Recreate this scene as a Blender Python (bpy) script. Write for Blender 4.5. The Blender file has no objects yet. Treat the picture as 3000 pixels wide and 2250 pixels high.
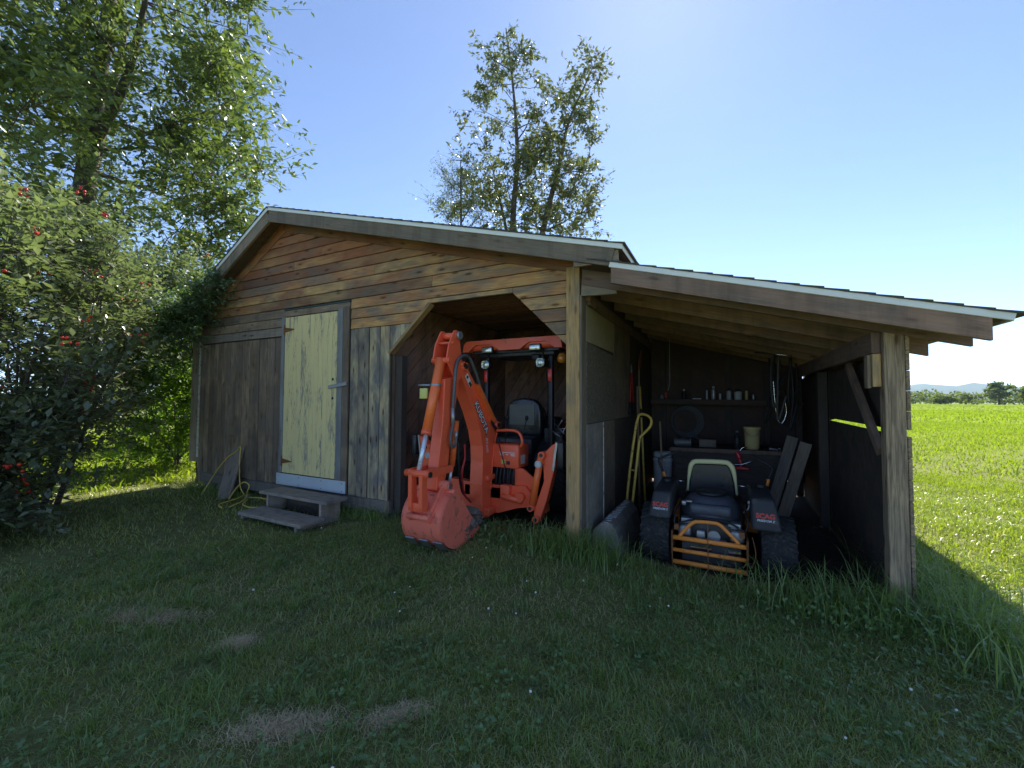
import bpy, bmesh, math, random
import numpy as np
from mathutils import Vector, Matrix
R = math.radians
random.seed(7)
rng = np.random.default_rng(11)
scene = bpy.context.scene
COL = scene.collection

# ------------------------------------------------------------------ camera, sky, sun, exposure
EYE = 1.47
YAW, PITCH, ROLL = R(27.237), R(2.096), R(0.272)
F_ = Vector((-math.sin(YAW)*math.cos(PITCH), math.cos(YAW)*math.cos(PITCH), math.sin(PITCH)))
R_ = Vector((math.cos(YAW), math.sin(YAW), 0.0))
U_ = R_.cross(F_)
cR, sR = math.cos(ROLL), math.sin(ROLL)
R2, U2 = R_*cR + U_*sR, U_*cR - R_*sR
cd = bpy.data.cameras.new('camera')
cam = bpy.data.objects.new('camera', cd)
COL.objects.link(cam)
m = Matrix((R2, U2, -F_)).transposed().to_4x4()
m.translation = (0, 0, EYE)
cam.matrix_world = m
cd.sensor_width = 36.0
cd.lens = 1211.64/3000*36
cd.clip_start = 0.05
cd.clip_end = 30000
scene.camera = cam

SUN_EL, SUN_AZ = R(47.0), R(-7.5)          # azimuth from +y towards +x
world = bpy.data.worlds.new('World')
scene.world = world
world.use_nodes = True
wn, wl = world.node_tree.nodes, world.node_tree.links
wn.clear()
wo = wn.new('ShaderNodeOutputWorld')
wb = wn.new('ShaderNodeBackground')
sky = wn.new('ShaderNodeTexSky')
sky.sky_type = 'NISHITA'
sky.sun_disc = False
sky.sun_elevation = SUN_EL
sky.sun_rotation = SUN_AZ
sky.altitude = 50
sky.air_density = 0.42
sky.dust_density = 0.05
sky.ozone_density = 1.5
wb.inputs['Strength'].default_value = 0.15
wl.new(sky.outputs[0], wb.inputs['Color'])
wl.new(wb.outputs[0], wo.inputs['Surface'])

sd = bpy.data.lights.new('sun', 'SUN')
sd.energy = 5.0
sd.angle = R(0.53)
sd.color = (1.0, 0.94, 0.84)
sun = bpy.data.objects.new('sun', sd)
COL.objects.link(sun)
to_sun = Vector((math.sin(SUN_AZ)*math.cos(SUN_EL), math.cos(SUN_AZ)*math.cos(SUN_EL), math.sin(SUN_EL)))
sun.rotation_euler = to_sun.to_track_quat('Z', 'Y').to_euler()
sun.location = (0, 0, 30)

scene.view_settings.view_transform = 'Standard'
scene.view_settings.look = 'None'
scene.view_settings.exposure = 1.28
scene.view_settings.gamma = 1.0
scene.view_settings.use_curve_mapping = False
scene.render.engine = 'CYCLES'
cy = scene.cycles
cy.use_denoising = True
try:
    cy.denoiser = 'OPENIMAGEDENOISE'
except Exception:
    pass
cy.max_bounces = 7
cy.diffuse_bounces = 4
cy.glossy_bounces = 3
cy.transmission_bounces = 4
cy.transparent_max_bounces = 6
cy.volume_bounces = 0
cy.caustics_reflective = False
cy.caustics_refractive = False
cy.sample_clamp_indirect = 6.0

# ------------------------------------------------------------------ helpers
WM = {}
def wm(o):
    return WM.get(o.name, Matrix.Identity(4)) if o is not None else Matrix.Identity(4)

def place(o, parent, world):
    COL.objects.link(o)
    if parent is not None:
        o.parent = parent
        o.matrix_basis = wm(parent).inverted() @ world
    else:
        o.matrix_basis = world
    WM[o.name] = world.copy()
    return o

def tag(o, label=None, cat=None, group=None, kind=None):
    if label: o['label'] = label
    if cat: o['category'] = cat
    if group: o['group'] = group
    if kind: o['kind'] = kind
    return o

def thing(name, loc, label, cat, group=None):
    o = bpy.data.objects.new(name, None)
    o.empty_display_size = 0.2
    place(o, None, Matrix.Translation(loc))
    return tag(o, label, cat, group)

class MB:
    """collects geometry in world coordinates, builds one mesh object"""
    def __init__(s):
        s.v, s.f, s.sm = [], [], []
    def add(s, vs, fs, smooth=False):
        o = len(s.v)
        s.v += [tuple(p) for p in vs]
        s.f += [tuple(i+o for i in f) for f in fs]
        s.sm += [smooth]*len(fs)
        return s
    def box(s, x0, x1, y0, y1, z0, z1):
        vs = [(x, y, z) for x in (x0, x1) for y in (y0, y1) for z in (z0, z1)]
        return s.add(vs, [(0,1,3,2),(4,6,7,5),(0,4,5,1),(2,3,7,6),(0,2,6,4),(1,5,7,3)])
    def rbox(s, x0, x1, y0, y1, z0, z1, b=0.01):
        """box with chamfered edges"""
        bm = bmesh.new()
        bmesh.ops.create_cube(bm, size=1)
        for v in bm.verts:
            v.co = Vector(((x0+x1)/2+v.co.x*(x1-x0), (y0+y1)/2+v.co.y*(y1-y0), (z0+z1)/2+v.co.z*(z1-z0)))
        bmesh.ops.bevel(bm, geom=bm.edges[:], offset=b, segments=2, profile=0.5, affect='EDGES')
        return s.frombm(bm, True)
    def frombm(s, bm, smooth=False, M=None):
        bm.verts.index_update()
        vs = [(M @ v.co if M else v.co.copy()) for v in bm.verts]
        fs = [[v.index for v in f.verts] for f in bm.faces]
        bm.free()
        return s.add(vs, fs, smooth)
    def prism(s, poly, a0, a1, axis='x', smooth=False):
        """poly: list of 2D points; axis x -> (y,z), y -> (x,z), z -> (x,y)"""
        def P(a, p):
            return {'x': (a, p[0], p[1]), 'y': (p[0], a, p[1]), 'z': (p[0], p[1], a)}[axis]
        n = len(poly)
        vs = [P(a0, p) for p in poly] + [P(a1, p) for p in poly]
        fs = [tuple(range(n)), tuple(range(2*n-1, n-1, -1))]
        fs += [(i, (i+1) % n, n+(i+1) % n, n+i) for i in range(n)]
        return s.add(vs, fs, smooth)
    def tube(s, pts, r, n=8, caps=True, closed=False):
        pts = [Vector(p) for p in pts]
        rs = r if isinstance(r, (list, tuple)) else [r]*len(pts)
        vs, fs = [], []
        prev = None
        for i, p in enumerate(pts):
            if closed:
                d = pts[(i+1) % len(pts)]-pts[i-1]
            else:
                d = (pts[min(i+1, len(pts)-1)]-pts[max(i-1, 0)])
            if d.length < 1e-9: d = Vector((0, 0, 1))
            d.normalize()
            if prev is None:
                a = d.orthogonal().normalized()
            else:
                a = prev - d*prev.dot(d)
                a = a.normalized() if a.length > 1e-6 else d.orthogonal().normalized()
            prev = a
            b = d.cross(a)
            for k in range(n):
                t = 2*math.pi*k/n
                vs.append(p + (a*math.cos(t)+b*math.sin(t))*rs[i])
        L = len(pts)
        for i in range(L if closed else L-1):
            for k in range(n):
                j = (i+1) % L
                fs.append((i*n+k, i*n+(k+1) % n, j*n+(k+1) % n, j*n+k))
        s.add(vs, fs, True)
        if caps and not closed:
            o = len(s.v)-len(vs)
            s.f.append(tuple(o+k for k in range(n-1, -1, -1))); s.sm.append(False)
            s.f.append(tuple(o+(L-1)*n+k for k in range(n))); s.sm.append(False)
        return s
    def cyl(s, p0, p1, r0, r1=None, n=14):
        return s.tube([p0, p1], [r0, r0 if r1 is None else r1], n)
    def lathe(s, prof, c, axis='z', n=20):
        """prof: list of (radius, height)"""
        vs, fs = [], []
        for (r, h) in prof:
            for k in range(n):
                t = 2*math.pi*k/n
                a, b = r*math.cos(t), r*math.sin(t)
                vs.append({'z': (c[0]+a, c[1]+b, c[2]+h), 'x': (c[0]+h, c[1]+a, c[2]+b), 'y': (c[0]+a, c[1]+h, c[2]+b)}[axis])
        for i in range(len(prof)-1):
            for k in range(n):
                fs.append((i*n+k, i*n+(k+1) % n, (i+1)*n+(k+1) % n, (i+1)*n+k))
        s.add(vs, fs, True)
        o = len(s.v)-len(vs)
        s.f.append(tuple(o+k for k in range(n-1, -1, -1))); s.sm.append(False)
        s.f.append(tuple(o+(len(prof)-1)*n+k for k in range(n))); s.sm.append(False)
        return s
    def build(s, name, mat, parent=None, label=None):
        me = bpy.data.meshes.new(name)
        inv = wm(parent).inverted()
        if parent is None:
            W = Matrix.Identity(4); vs = s.v
        else:
            W = wm(parent); vs = [inv @ Vector(p) for p in s.v]
        me.from_pydata(vs, [], s.f)
        me.polygons.foreach_set('use_smooth', s.sm)
        bm = bmesh.new(); bm.from_mesh(me)
        bmesh.ops.recalc_face_normals(bm, faces=bm.faces[:]); bm.to_mesh(me); bm.free()
        if mat: me.materials.append(mat)
        o = bpy.data.objects.new(name, me)
        place(o, parent, W)
        if label: o['label'] = label
        return o

_lm = {}
def lumber(name, p0, p1, w, t, mat, parent, normal=(0, -1, 0), bev=0.003, jit=0.0):
    """a squared piece of timber from p0 to p1: width w, thickness t along normal; local X runs along the grain"""
    p0, p1 = Vector(p0), Vector(p1)
    X = (p1-p0); L = X.length; X.normalize()
    Y = Vector(normal); Y = (Y - X*Y.dot(X)).normalized()
    Z = X.cross(Y)
    key = (round(L, 3), round(w, 4), round(t, 4), bev, mat.name)
    me = _lm.get(key)
    if me is None:
        bm = bmesh.new()
        bmesh.ops.create_cube(bm, size=1)
        for v in bm.verts: v.co = Vector((v.co.x*L, v.co.y*t, v.co.z*w))
        if bev: bmesh.ops.bevel(bm, geom=bm.edges[:], offset=min(bev, t*.3), segments=1, affect='EDGES')
        me = bpy.data.meshes.new(name); bm.to_mesh(me); bm.free()
        me.materials.append(mat); _lm[key] = me
    M = Matrix((X, Y, Z)).transposed().to_4x4()
    M.translation = (p0+p1)/2 + Y*random.uniform(-jit, jit)
    o = bpy.data.objects.new(name, me)
    return place(o, parent, M)

def clip(poly, a, b, c):
    """keep the part of poly where a*x+b*y+c >= 0"""
    out = []
    for i in range(len(poly)):
        p, q = poly[i], poly[(i+1) % len(poly)]
        dp, dq = a*p[0]+b*p[1]+c, a*q[0]+b*q[1]+c
        if dp >= 0: out.append(p)
        if (dp >= 0) != (dq >= 0):
            k = dp/(dp-dq); out.append((p[0]+(q[0]-p[0])*k, p[1]+(q[1]-p[1])*k))
    return out
def area(p):
    return abs(sum(p[i][0]*p[(i+1) % len(p)][1]-p[(i+1) % len(p)][0]*p[i][1] for i in range(len(p))))/2

def cutboard(name, poly, ang, t, O, A, B, mat, parent, lift=0.0, tilt=0.0, bev=0.003):
    """board with outline poly in the plane O + u*A + v*B, grain along angle ang in that plane, thickness t towards N=A x B"""
    O, A, B = Vector(O), Vector(A), Vector(B)
    N = A.cross(B).normalized()
    cx = sum(p[0] for p in poly)/len(poly); cy_ = sum(p[1] for p in poly)/len(poly)
    ca, sa = math.cos(ang), math.sin(ang)
    loc = [((p[0]-cx)*ca+(p[1]-cy_)*sa, -(p[0]-cx)*sa+(p[1]-cy_)*ca) for p in poly]
    n = len(loc)
    ccw = sum(loc[i][0]*loc[(i+1) % n][1]-loc[(i+1) % n][0]*loc[i][1] for i in range(n)) > 0
    if not ccw: loc = loc[::-1]
    def ins(p):
        l = math.hypot(*p) or 1
        k = max(0, 1-1.6*bev/l)
        return (p[0]*k, p[1]*k)
    wmin = min(p[1] for p in loc); wmax = max(p[1] for p in loc)
    def tl(p):   # lower edge stands a little prouder
        return tilt*(wmax-p[1])/max(1e-6, wmax-wmin)
    vs = [(p[0], p[1], 0) for p in loc] + [(p[0], p[1], t-bev+tl(p)) for p in loc] + [(ins(p)[0], ins(p)[1], t+tl(p)) for p in loc]
    fs = [tuple(range(n-1, -1, -1)), tuple(range(2*n, 3*n))]
    for i in range(n):
        j = (i+1) % n
        fs += [(i, j, n+j, n+i), (n+i, n+j, 2*n+j, 2*n+i)]
    me = bpy.data.meshes.new(name)
    me.from_pydata(vs, [], fs); me.materials.append(mat)
    X = A*ca+B*sa; Z = -A*sa+B*ca
    M = Matrix((X, Z, N)).transposed().to_4x4()
    M.translation = O + A*cx + B*cy_ + N*lift
    o = bpy.data.objects.new(name, me)
    return place(o, parent, M)

# ------------------------------------------------------------------ materials
class NT:
    def __init__(s, name):
        s.m = bpy.data.materials.new(name); s.m.use_nodes = True
        s.t = s.m.node_tree; s.n = s.t.nodes; s.l = s.t.links
        s.n.clear()
        s.out = s.n.new('ShaderNodeOutputMaterial')
    def node(s, typ, ins=None, **kw):
        q = s.n.new('ShaderNode'+typ)
        for k, v in kw.items(): setattr(q, k, v)
        for k, v in (ins or {}).items():
            if hasattr(v, 'links') or isinstance(v, bpy.types.NodeSocket): s.l.new(v, q.inputs[k])
            else: q.inputs[k].default_value = v
        return q
    def math(s, op, a, b=0.0, c=0.0, clamp=False):
        q = s.n.new('ShaderNodeMath'); q.operation = op; q.use_clamp = clamp
        for i, v in enumerate((a, b, c)):
            if isinstance(v, bpy.types.NodeSocket): s.l.new(v, q.inputs[i])
            else: q.inputs[i].default_value = v
        return q.outputs[0]
    def mix(s, fac, a, b, blend='MIX'):
        q = s.n.new('ShaderNodeMix'); q.data_type = 'RGBA'; q.blend_type = blend
        for k, v in ((0, fac), (6, a), (7, b)):
            if isinstance(v, bpy.types.NodeSocket): s.l.new(v, q.inputs[k])
            else: q.inputs[k].default_value = (v if k == 0 else (*v, 1.0))
        return q.outputs[2]
    def ramp(s, fac, stops, interp='LINEAR'):
        q = s.n.new('ShaderNodeValToRGB'); q.color_ramp.interpolation = interp
        e = q.color_ramp.elements
        while len(e) < len(stops): e.new(0.5)
        for el, (p, c) in zip(e, stops):
            el.position = p; el.color = (*c, 1.0) if len(c) == 3 else c
        s.l.new(fac, q.inputs[0])
        return q.outputs[0]
    def mapr(s, v, a, b, c=0.0, d=1.0):
        q = s.n.new('ShaderNodeMapRange'); q.clamp = True
        s.l.new(v, q.inputs[0])
        for i, k in enumerate((a, b, c, d)): q.inputs[i+1].default_value = k
        return q.outputs[0]
    def noise(s, vec, scale, detail=4, rough=0.55, dist=0.0):
        q = s.node('TexNoise', {'Scale': scale, 'Detail': detail, 'Roughness': rough, 'Distortion': dist})
        if vec is not None: s.l.new(vec, q.inputs['Vector'])
        return q.outputs['Fac']
    def pbsdf(s, col, rough=0.8, metal=0.0, spec=0.3, bump=None, bstr=0.3, bdist=0.01, **kw):
        b = s.node('BsdfPrincipled')
        for k, v in (('Base Color', col), ('Roughness', rough), ('Metallic', metal), ('Specular IOR Level', spec)):
            if isinstance(v, bpy.types.NodeSocket): s.l.new(v, b.inputs[k])
            else: b.inputs[k].default_value = (*v, 1.0) if k == 'Base Color' else v
        for k, v in kw.items(): b.inputs[k.replace('_', ' ')].default_value = v
        if bump is not None:
            q = s.node('Bump', {'Height': bump, 'Strength': bstr, 'Distance': bdist})
            s.l.new(q.outputs[0], b.inputs['Normal'])
        return b
    def finish(s, sh):
        s.l.new(sh.outputs[0], s.out.inputs['Surface'])
        return s.m

def wood(name, cols, grey=(0.13, 0.115, 0.10), grey_amt=0.35, dark=0.45, knots=0.0, rough=0.85, streak=0.45):
    t = NT(name)
    tc = t.node('TexCoord'); oi = t.node('ObjectInfo')
    rnd = oi.outputs['Random']
    off = t.node('CombineXYZ', {'X': t.math('MULTIPLY', rnd, 61.0), 'Y': t.math('MULTIPLY', rnd, 23.0), 'Z': t.math('MULTIPLY', rnd, 37.0)})
    v0 = t.node('VectorMath', {0: tc.outputs['Object'], 1: off.outputs[0]}, operation='ADD').outputs[0]
    mp = t.node('Mapping', {'Vector': v0, 'Scale': (1.3, 26.0, 26.0)}).outputs[0]
    g = t.noise(mp, 3.0, 5, 0.62, 0.8)
    mp2 = t.node('Mapping', {'Vector': v0, 'Scale': (2.2, 6.0, 6.0)}).outputs[0]
    big = t.noise(mp2, 1.1, 3, 0.6, 0.4)
    r2 = t.math('FRACT', t.math('MULTIPLY', rnd, 13.7))
    n = len(cols)
    gp = t.node('NewGeometry').outputs['Position']
    wn_ = t.mapr(t.noise(t.node('Mapping', {'Vector': gp, 'Scale': (0.7, 0.7, 1.6)}).outputs[0], 1.0, 3, 0.6), 0.3, 0.7)
    pick = t.math('ADD', t.math('MULTIPLY', rnd, 0.45), t.math('MULTIPLY', wn_, 0.55))
    base = t.ramp(pick, [(i/max(1, n-1), c) for i, c in enumerate(cols)])
    gm = t.mapr(big, 0.62-grey_amt*0.5, 0.80-grey_amt*0.35)
    c = t.mix(gm, base, grey)
    c = t.mix(t.mapr(g, 0.38, 0.72, 0.0, dark), c, (0.05, 0.038, 0.030))
    c = t.mix(t.mapr(r2, 0.3, 1, 0.0, 0.5), c, (0.09, 0.072, 0.06))
    if knots:
        mk = t.node('Mapping', {'Vector': v0, 'Scale': (3.2, 11.0, 11.0)}).outputs[0]
        vo = t.node('TexVoronoi', {'Vector': mk, 'Scale': 1.0, 'Randomness': 1.0})
        km = t.mapr(vo.outputs['Distance'], 0.10, 0.17, knots, 0.0)
        c = t.mix(km, c, (0.035, 0.014, 0.008))
        ring = t.mapr(vo.outputs['Distance'], 0.17, 0.30, 0.35*knots, 0.0)
        c = t.mix(ring, c, (0.10, 0.045, 0.018))
    st_ = t.noise(t.node('Mapping', {'Vector': gp, 'Scale': (9.0, 9.0, 0.8)}).outputs[0], 1.0, 4, 0.65)
    c = t.mix(t.mapr(st_, 0.48, 0.72, 0.0, streak), c, (0.055, 0.043, 0.036))
    b = t.pbsdf(c, rough, 0, 0.25, g, 0.6, 0.008)
    return t.finish(b)

def plain(name, col, rough=0.6, metal=0.0, spec=0.4, var=0.25, scale=6.0, dirt=None, dirt_amt=0.0, bump=0.0):
    t = NT(name)
    tc = t.node('TexCoord')
    nz = t.noise(tc.outputs['Object'], scale, 5, 0.6)
    c = t.mix(t.mapr(nz, 0.3, 0.75, 0, var), col, tuple(x*0.45 for x in col))
    if dirt:
        d = t.noise(tc.outputs['Object'], scale*2.3, 6, 0.7, 0.6)
        c = t.mix(t.mapr(d, 0.62-0.25*dirt_amt, 0.72-0.2*dirt_amt), c, dirt)
    rr = t.mapr(nz, 0.3, 0.8, max(0.05, rough-0.08), min(1, rough+0.15))
    b = t.pbsdf(c, rr, metal, spec, nz if bump else None, bump, 0.004)
    return t.finish(b)

def leafmat(name, cols, rough=0.45, trans=0.45, spec=0.4, tint=(1.25, 1.35, 0.45), patch=0.0):
    t = NT(name)
    ge = t.node('NewGeometry')
    rp = ge.outputs['Random Per Island']
    n = len(cols)
    c = t.ramp(rp, [(i/max(1, n-1), k) for i, k in enumerate(cols)])
    if patch:
        P = ge.outputs['Position']
        pn = t.noise(P, 1.1, 4, 0.65); p2 = t.noise(P, 3.3, 4, 0.7)
        c = t.mix(t.mapr(pn, 0.50, 0.68, 0, patch), c, (0.30, 0.31, 0.10))
        c = t.mix(t.mapr(p2, 0.50, 0.66, 0, patch), c, (0.11, 0.18, 0.085))
    b = t.pbsdf(c, rough, 0, spec)
    tr = t.node('BsdfTranslucent', {'Color': t.mix(1.0, c, tint, 'MULTIPLY')})
    mx = t.node('MixShader', {0: trans, 1: b.outputs[0], 2: tr.outputs[0]})
    return t.finish(mx)

M = {}
M['siding'] = wood('siding_wood', [(0.52, 0.235, 0.095), (0.68, 0.39, 0.15), (0.42, 0.18, 0.08), (0.76, 0.47, 0.185), (0.50, 0.23, 0.095), (0.36, 0.235, 0.15), (0.66, 0.35, 0.135)], grey=(0.27, 0.20, 0.14), grey_amt=0.38, knots=0.7, dark=0.5, streak=0.0)
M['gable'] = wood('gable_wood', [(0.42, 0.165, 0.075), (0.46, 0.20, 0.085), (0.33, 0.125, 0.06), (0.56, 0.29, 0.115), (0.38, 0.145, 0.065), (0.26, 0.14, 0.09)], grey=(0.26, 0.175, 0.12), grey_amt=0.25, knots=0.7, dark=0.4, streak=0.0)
M['vert'] = wood('vertical_wood', [(0.40, 0.27, 0.165), (0.54, 0.38, 0.23), (0.25, 0.17, 0.11), (0.58, 0.41, 0.25), (0.31, 0.215, 0.14)], grey=(0.28, 0.22, 0.165), grey_amt=0.5, knots=0.5, dark=0.5)
M['vertwarm'] = wood('streaked_wood', [(0.52, 0.32, 0.16), (0.70, 0.56, 0.30), (0.64, 0.53, 0.33), (0.48, 0.39, 0.27)], grey=(0.22, 0.20, 0.185), grey_amt=0.55, knots=0.8, dark=0.5)
M['inner'] = wood('inner_wood', [(0.40, 0.21, 0.15), (0.48, 0.28, 0.20), (0.32, 0.17, 0.125), (0.52, 0.34, 0.25)], grey=(0.28, 0.21, 0.19), grey_amt=0.3, knots=0.6, dark=0.35)
M['post'] = wood('post_wood', [(0.86, 0.55, 0.22), (0.76, 0.46, 0.18)], grey=(0.46, 0.34, 0.20), grey_amt=0.3, knots=0.4, dark=0.5, streak=0.2)
M['greypost'] = wood('treated_post_wood', [(0.56, 0.41, 0.25), (0.50, 0.36, 0.22)], grey=(0.38, 0.29, 0.19), grey_amt=0.4, knots=0.7, dark=0.85, streak=0.2)
M['rake'] = wood('rake_wood', [(0.34, 0.25, 0.17), (0.38, 0.28, 0.19)], grey=(0.28, 0.235, 0.175), grey_amt=0.6, knots=0.3, dark=0.45)
M['rafter'] = wood('rafter_wood', [(0.38, 0.235, 0.165), (0.30, 0.185, 0.13), (0.42, 0.265, 0.185)], grey=(0.24, 0.18, 0.14), grey_amt=0.4, knots=0.4, dark=0.4)
M['sill'] = wood('sill_wood', [(0.26, 0.21, 0.165), (0.23, 0.19, 0.155)], grey=(0.22, 0.20, 0.18), grey_amt=0.5)
M['step'] = wood('step_wood', [(0.56, 0.46, 0.36), (0.50, 0.41, 0.32)], grey=(0.46, 0.41, 0.35), grey_amt=0.5, dark=0.4)
M['oldboard'] = wood('old_board_wood', [(0.48, 0.38, 0.28), (0.42, 0.34, 0.26)], grey=(0.40, 0.35, 0.29), grey_amt=0.4, knots=0.7)
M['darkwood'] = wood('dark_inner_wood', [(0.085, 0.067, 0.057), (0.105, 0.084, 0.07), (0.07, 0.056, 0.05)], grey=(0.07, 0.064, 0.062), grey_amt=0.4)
M['greytrim'] = wood('grey_painted_trim', [(0.44, 0.47, 0.48), (0.38, 0.41, 0.42)], grey=(0.32, 0.32, 0.315), grey_amt=0.4, dark=0.4)
M['innershade'] = wood('shade_tinted_wood', [(0.15, 0.095, 0.078), (0.105, 0.068, 0.058), (0.18, 0.112, 0.09)], grey=(0.085, 0.068, 0.064), grey_amt=0.4)  # darker copy of the inner wood, lean-to shade baked into the colour
M['handle'] = wood('tool_handle_wood', [(0.42, 0.30, 0.16), (0.36, 0.25, 0.14)], grey=(0.28, 0.22, 0.16), grey_amt=0.3)

def doorpaint():
    t = NT('peeling_yellow_paint')
    tc = t.node('TexCoord'); oi = t.node('ObjectInfo')
    off = t.node('CombineXYZ', {'X': t.math('MULTIPLY', oi.outputs['Random'], 40.0), 'Y': 0.0, 'Z': t.math('MULTIPLY', oi.outputs['Random'], 17.0)})
    v0 = t.node('VectorMath', {0: tc.outputs['Object'], 1: off.outputs[0]}, operation='ADD').outputs[0]
    fine = t.noise(t.node('Mapping', {'Vector': v0, 'Scale': (5.0, 55.0, 55.0)}).outputs[0], 2.0, 6, 0.7, 0.5)
    patch = t.noise(t.node('Mapping', {'Vector': v0, 'Scale': (1.0, 5.0, 5.0)}).outputs[0], 1.6, 3, 0.6)
    s = t.math('ADD', fine, t.math('MULTIPLY', t.math('SUBTRACT', patch, 0.5), 0.9))
    s = t.math('ADD', s, t.math('MULTIPLY', t.math('SUBTRACT', oi.outputs['Random'], 0.5), 0.14))
    peel = t.mapr(s, 0.58, 0.615)
    grain = t.noise(t.node('Mapping', {'Vector': v0, 'Scale': (1.3, 30.0, 30.0)}).outputs[0], 3.0, 5)
    wd = t.mix(grain, (0.42, 0.38, 0.33), (0.18, 0.155, 0.135))
    pc = t.mix(t.mapr(patch, 0.3, 0.7), (0.80, 0.66, 0.31), (0.70, 0.58, 0.29))
    c = t.mix(peel, pc, wd)
    b = t.pbsdf(c, 0.55, 0, 0.35, t.math('SUBTRACT', 1.0, peel), 0.5, 0.003)
    return t.finish(b)
M['doorpaint'] = doorpaint()

def osb(name, a, b_, c_, scale=26):
    t = NT(name)
    tc = t.node('TexCoord')
    mp = t.node('Mapping', {'Vector': tc.outputs['Object'], 'Scale': (1, 1.0, 0.55)}).outputs[0]
    vo = t.node('TexVoronoi', {'Vector': mp, 'Scale': scale, 'Randomness': 1.0})
    nz = t.noise(tc.outputs['Object'], 3.0, 5, 0.65)
    c = t.mix(vo.outputs['Color'], a, b_)
    c = t.mix(t.mapr(nz, 0.45, 0.7), c, c_)
    b = t.pbsdf(c, 0.85, 0, 0.2, vo.outputs['Distance'], 0.3, 0.004)
    return t.finish(b)
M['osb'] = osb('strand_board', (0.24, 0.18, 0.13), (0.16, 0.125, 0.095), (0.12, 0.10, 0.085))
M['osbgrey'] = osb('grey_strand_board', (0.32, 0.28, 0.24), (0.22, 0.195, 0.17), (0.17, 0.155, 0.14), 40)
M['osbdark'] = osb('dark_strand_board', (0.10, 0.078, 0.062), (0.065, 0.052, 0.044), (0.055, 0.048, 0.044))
M['olive'] = plain('olive_plywood', (0.32, 0.27, 0.16), 0.8, var=0.35, scale=4)
def shaggy():
    t = NT('fibrous_tar_board')
    tc = t.node('TexCoord')
    mp = t.node('Mapping', {'Vector': tc.outputs['Object'], 'Scale': (1, 26, 9)}).outputs[0]
    nz = t.noise(mp, 3.0, 7, 0.75, 1.2)
    c = t.ramp(nz, [(0.3, (0.06, 0.052, 0.042)), (0.52, (0.20, 0.17, 0.13)), (0.70, (0.45, 0.39, 0.30))])
    return t.finish(t.pbsdf(c, 0.9, 0, 0.1, nz, 0.9, 0.03))
M['shaggy'] = shaggy()

M['drip'] = plain('white_drip_metal', (0.82, 0.83, 0.79), 0.45, 0.0, 0.4, var=0.2, scale=3)
M['shingle'] = plain('asphalt_shingle', (0.085, 0.08, 0.078), 0.95, var=0.5, scale=60, bump=0.4)
M['flash'] = plain('grey_sheet_metal', (0.52, 0.57, 0.61), 0.5, 0.0, 0.4, var=0.2, scale=4)
M['teal'] = plain('teal_flashing', (0.05, 0.085, 0.085), 0.5, var=0.2)
M['whitepaint'] = plain('worn_white_paint', (0.62, 0.63, 0.62), 0.6, var=0.3, scale=9, dirt=(0.10, 0.09, 0.08), dirt_amt=0.35)
M['rust'] = plain('rusty_iron', (0.30, 0.13, 0.05), 0.85, 0.2, var=0.5, scale=40, dirt=(0.10, 0.05, 0.03), dirt_amt=0.5)
M['concrete'] = plain('grey_block', (0.28, 0.27, 0.25), 0.95, var=0.4, scale=12, bump=0.3)
M['orange'] = plain('tractor_orange', (0.94, 0.14, 0.058), 0.38, 0, 0.5, var=0.18, scale=3, dirt=(0.30, 0.10, 0.05), dirt_amt=0.0)
M['bucketpaint'] = plain('worn_orange_bucket', (0.90, 0.20, 0.125), 0.55, 0, 0.4, var=0.25, scale=5, dirt=(0.30, 0.11, 0.08), dirt_amt=0.22)
M['orange2'] = plain('cylinder_orange', (0.95, 0.18, 0.045), 0.3, 0, 0.5, var=0.1, scale=3)
M['earth'] = plain('dried_soil', (0.19, 0.15, 0.12), 1.0, var=0.6, scale=30, bump=0.8)
M['chrome'] = plain('polished_rod', (0.80, 0.82, 0.86), 0.12, 1.0, 0.5, var=0.05)
M['rod'] = plain('sky_tinted_rod', (0.72, 0.78, 0.88), 0.25, 0.35, 0.6, var=0.1)  # pale blue base colour stands in for sky reflected in the chrome
M['steel'] = plain('dull_steel', (0.42, 0.43, 0.44), 0.4, 0.9, 0.5, var=0.4, scale=20)
M['black'] = plain('black_plastic', (0.018, 0.019, 0.022), 0.5, 0, 0.4, var=0.3, scale=8)
M['blackmat'] = plain('matt_black_metal', (0.022, 0.022, 0.026), 0.42, 0, 0.5, var=0.3, scale=8)
M['rubber'] = plain('tyre_rubber', (0.028, 0.028, 0.030), 0.85, 0, 0.25, var=0.4, scale=14, dirt=(0.075, 0.065, 0.055), dirt_amt=0.35, bump=0.2)
M['hose'] = plain('hydraulic_hose', (0.10, 0.11, 0.115), 0.4, 0, 0.5, var=0.3, scale=30)
M['redhose'] = plain('red_hose', (0.45, 0.03, 0.03), 0.5)
M['redrefl'] = plain('red_reflector', (0.75, 0.03, 0.02), 0.25, 0, 0.6, var=0.05)
M['seat'] = plain('black_vinyl', (0.02, 0.021, 0.026), 0.3, 0, 0.6, var=0.3, scale=5)
M['seatpanel'] = plain('grey_olive_panel', (0.16, 0.16, 0.135), 0.6, var=0.2)
M['glass'] = plain('lamp_glass', (0.62, 0.66, 0.62), 0.08, 0.6, 0.7, var=0.3, scale=30)
M['amber'] = plain('amber_lens', (0.75, 0.28, 0.04), 0.15, 0.1, 0.7, var=0.4, scale=40)
M['yellowtag'] = plain('yellow_bracket', (0.62, 0.60, 0.18), 0.5, var=0.2)
M['decal'] = plain('white_decal', (0.75, 0.74, 0.68), 0.5, var=0.1)
M['decaldark'] = plain('dark_decal', (0.04, 0.035, 0.035), 0.5, var=0.1)
M['lettersilver'] = plain('silver_lettering', (0.80, 0.81, 0.84), 0.4, 0.0, 0.5, var=0.1)
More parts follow.
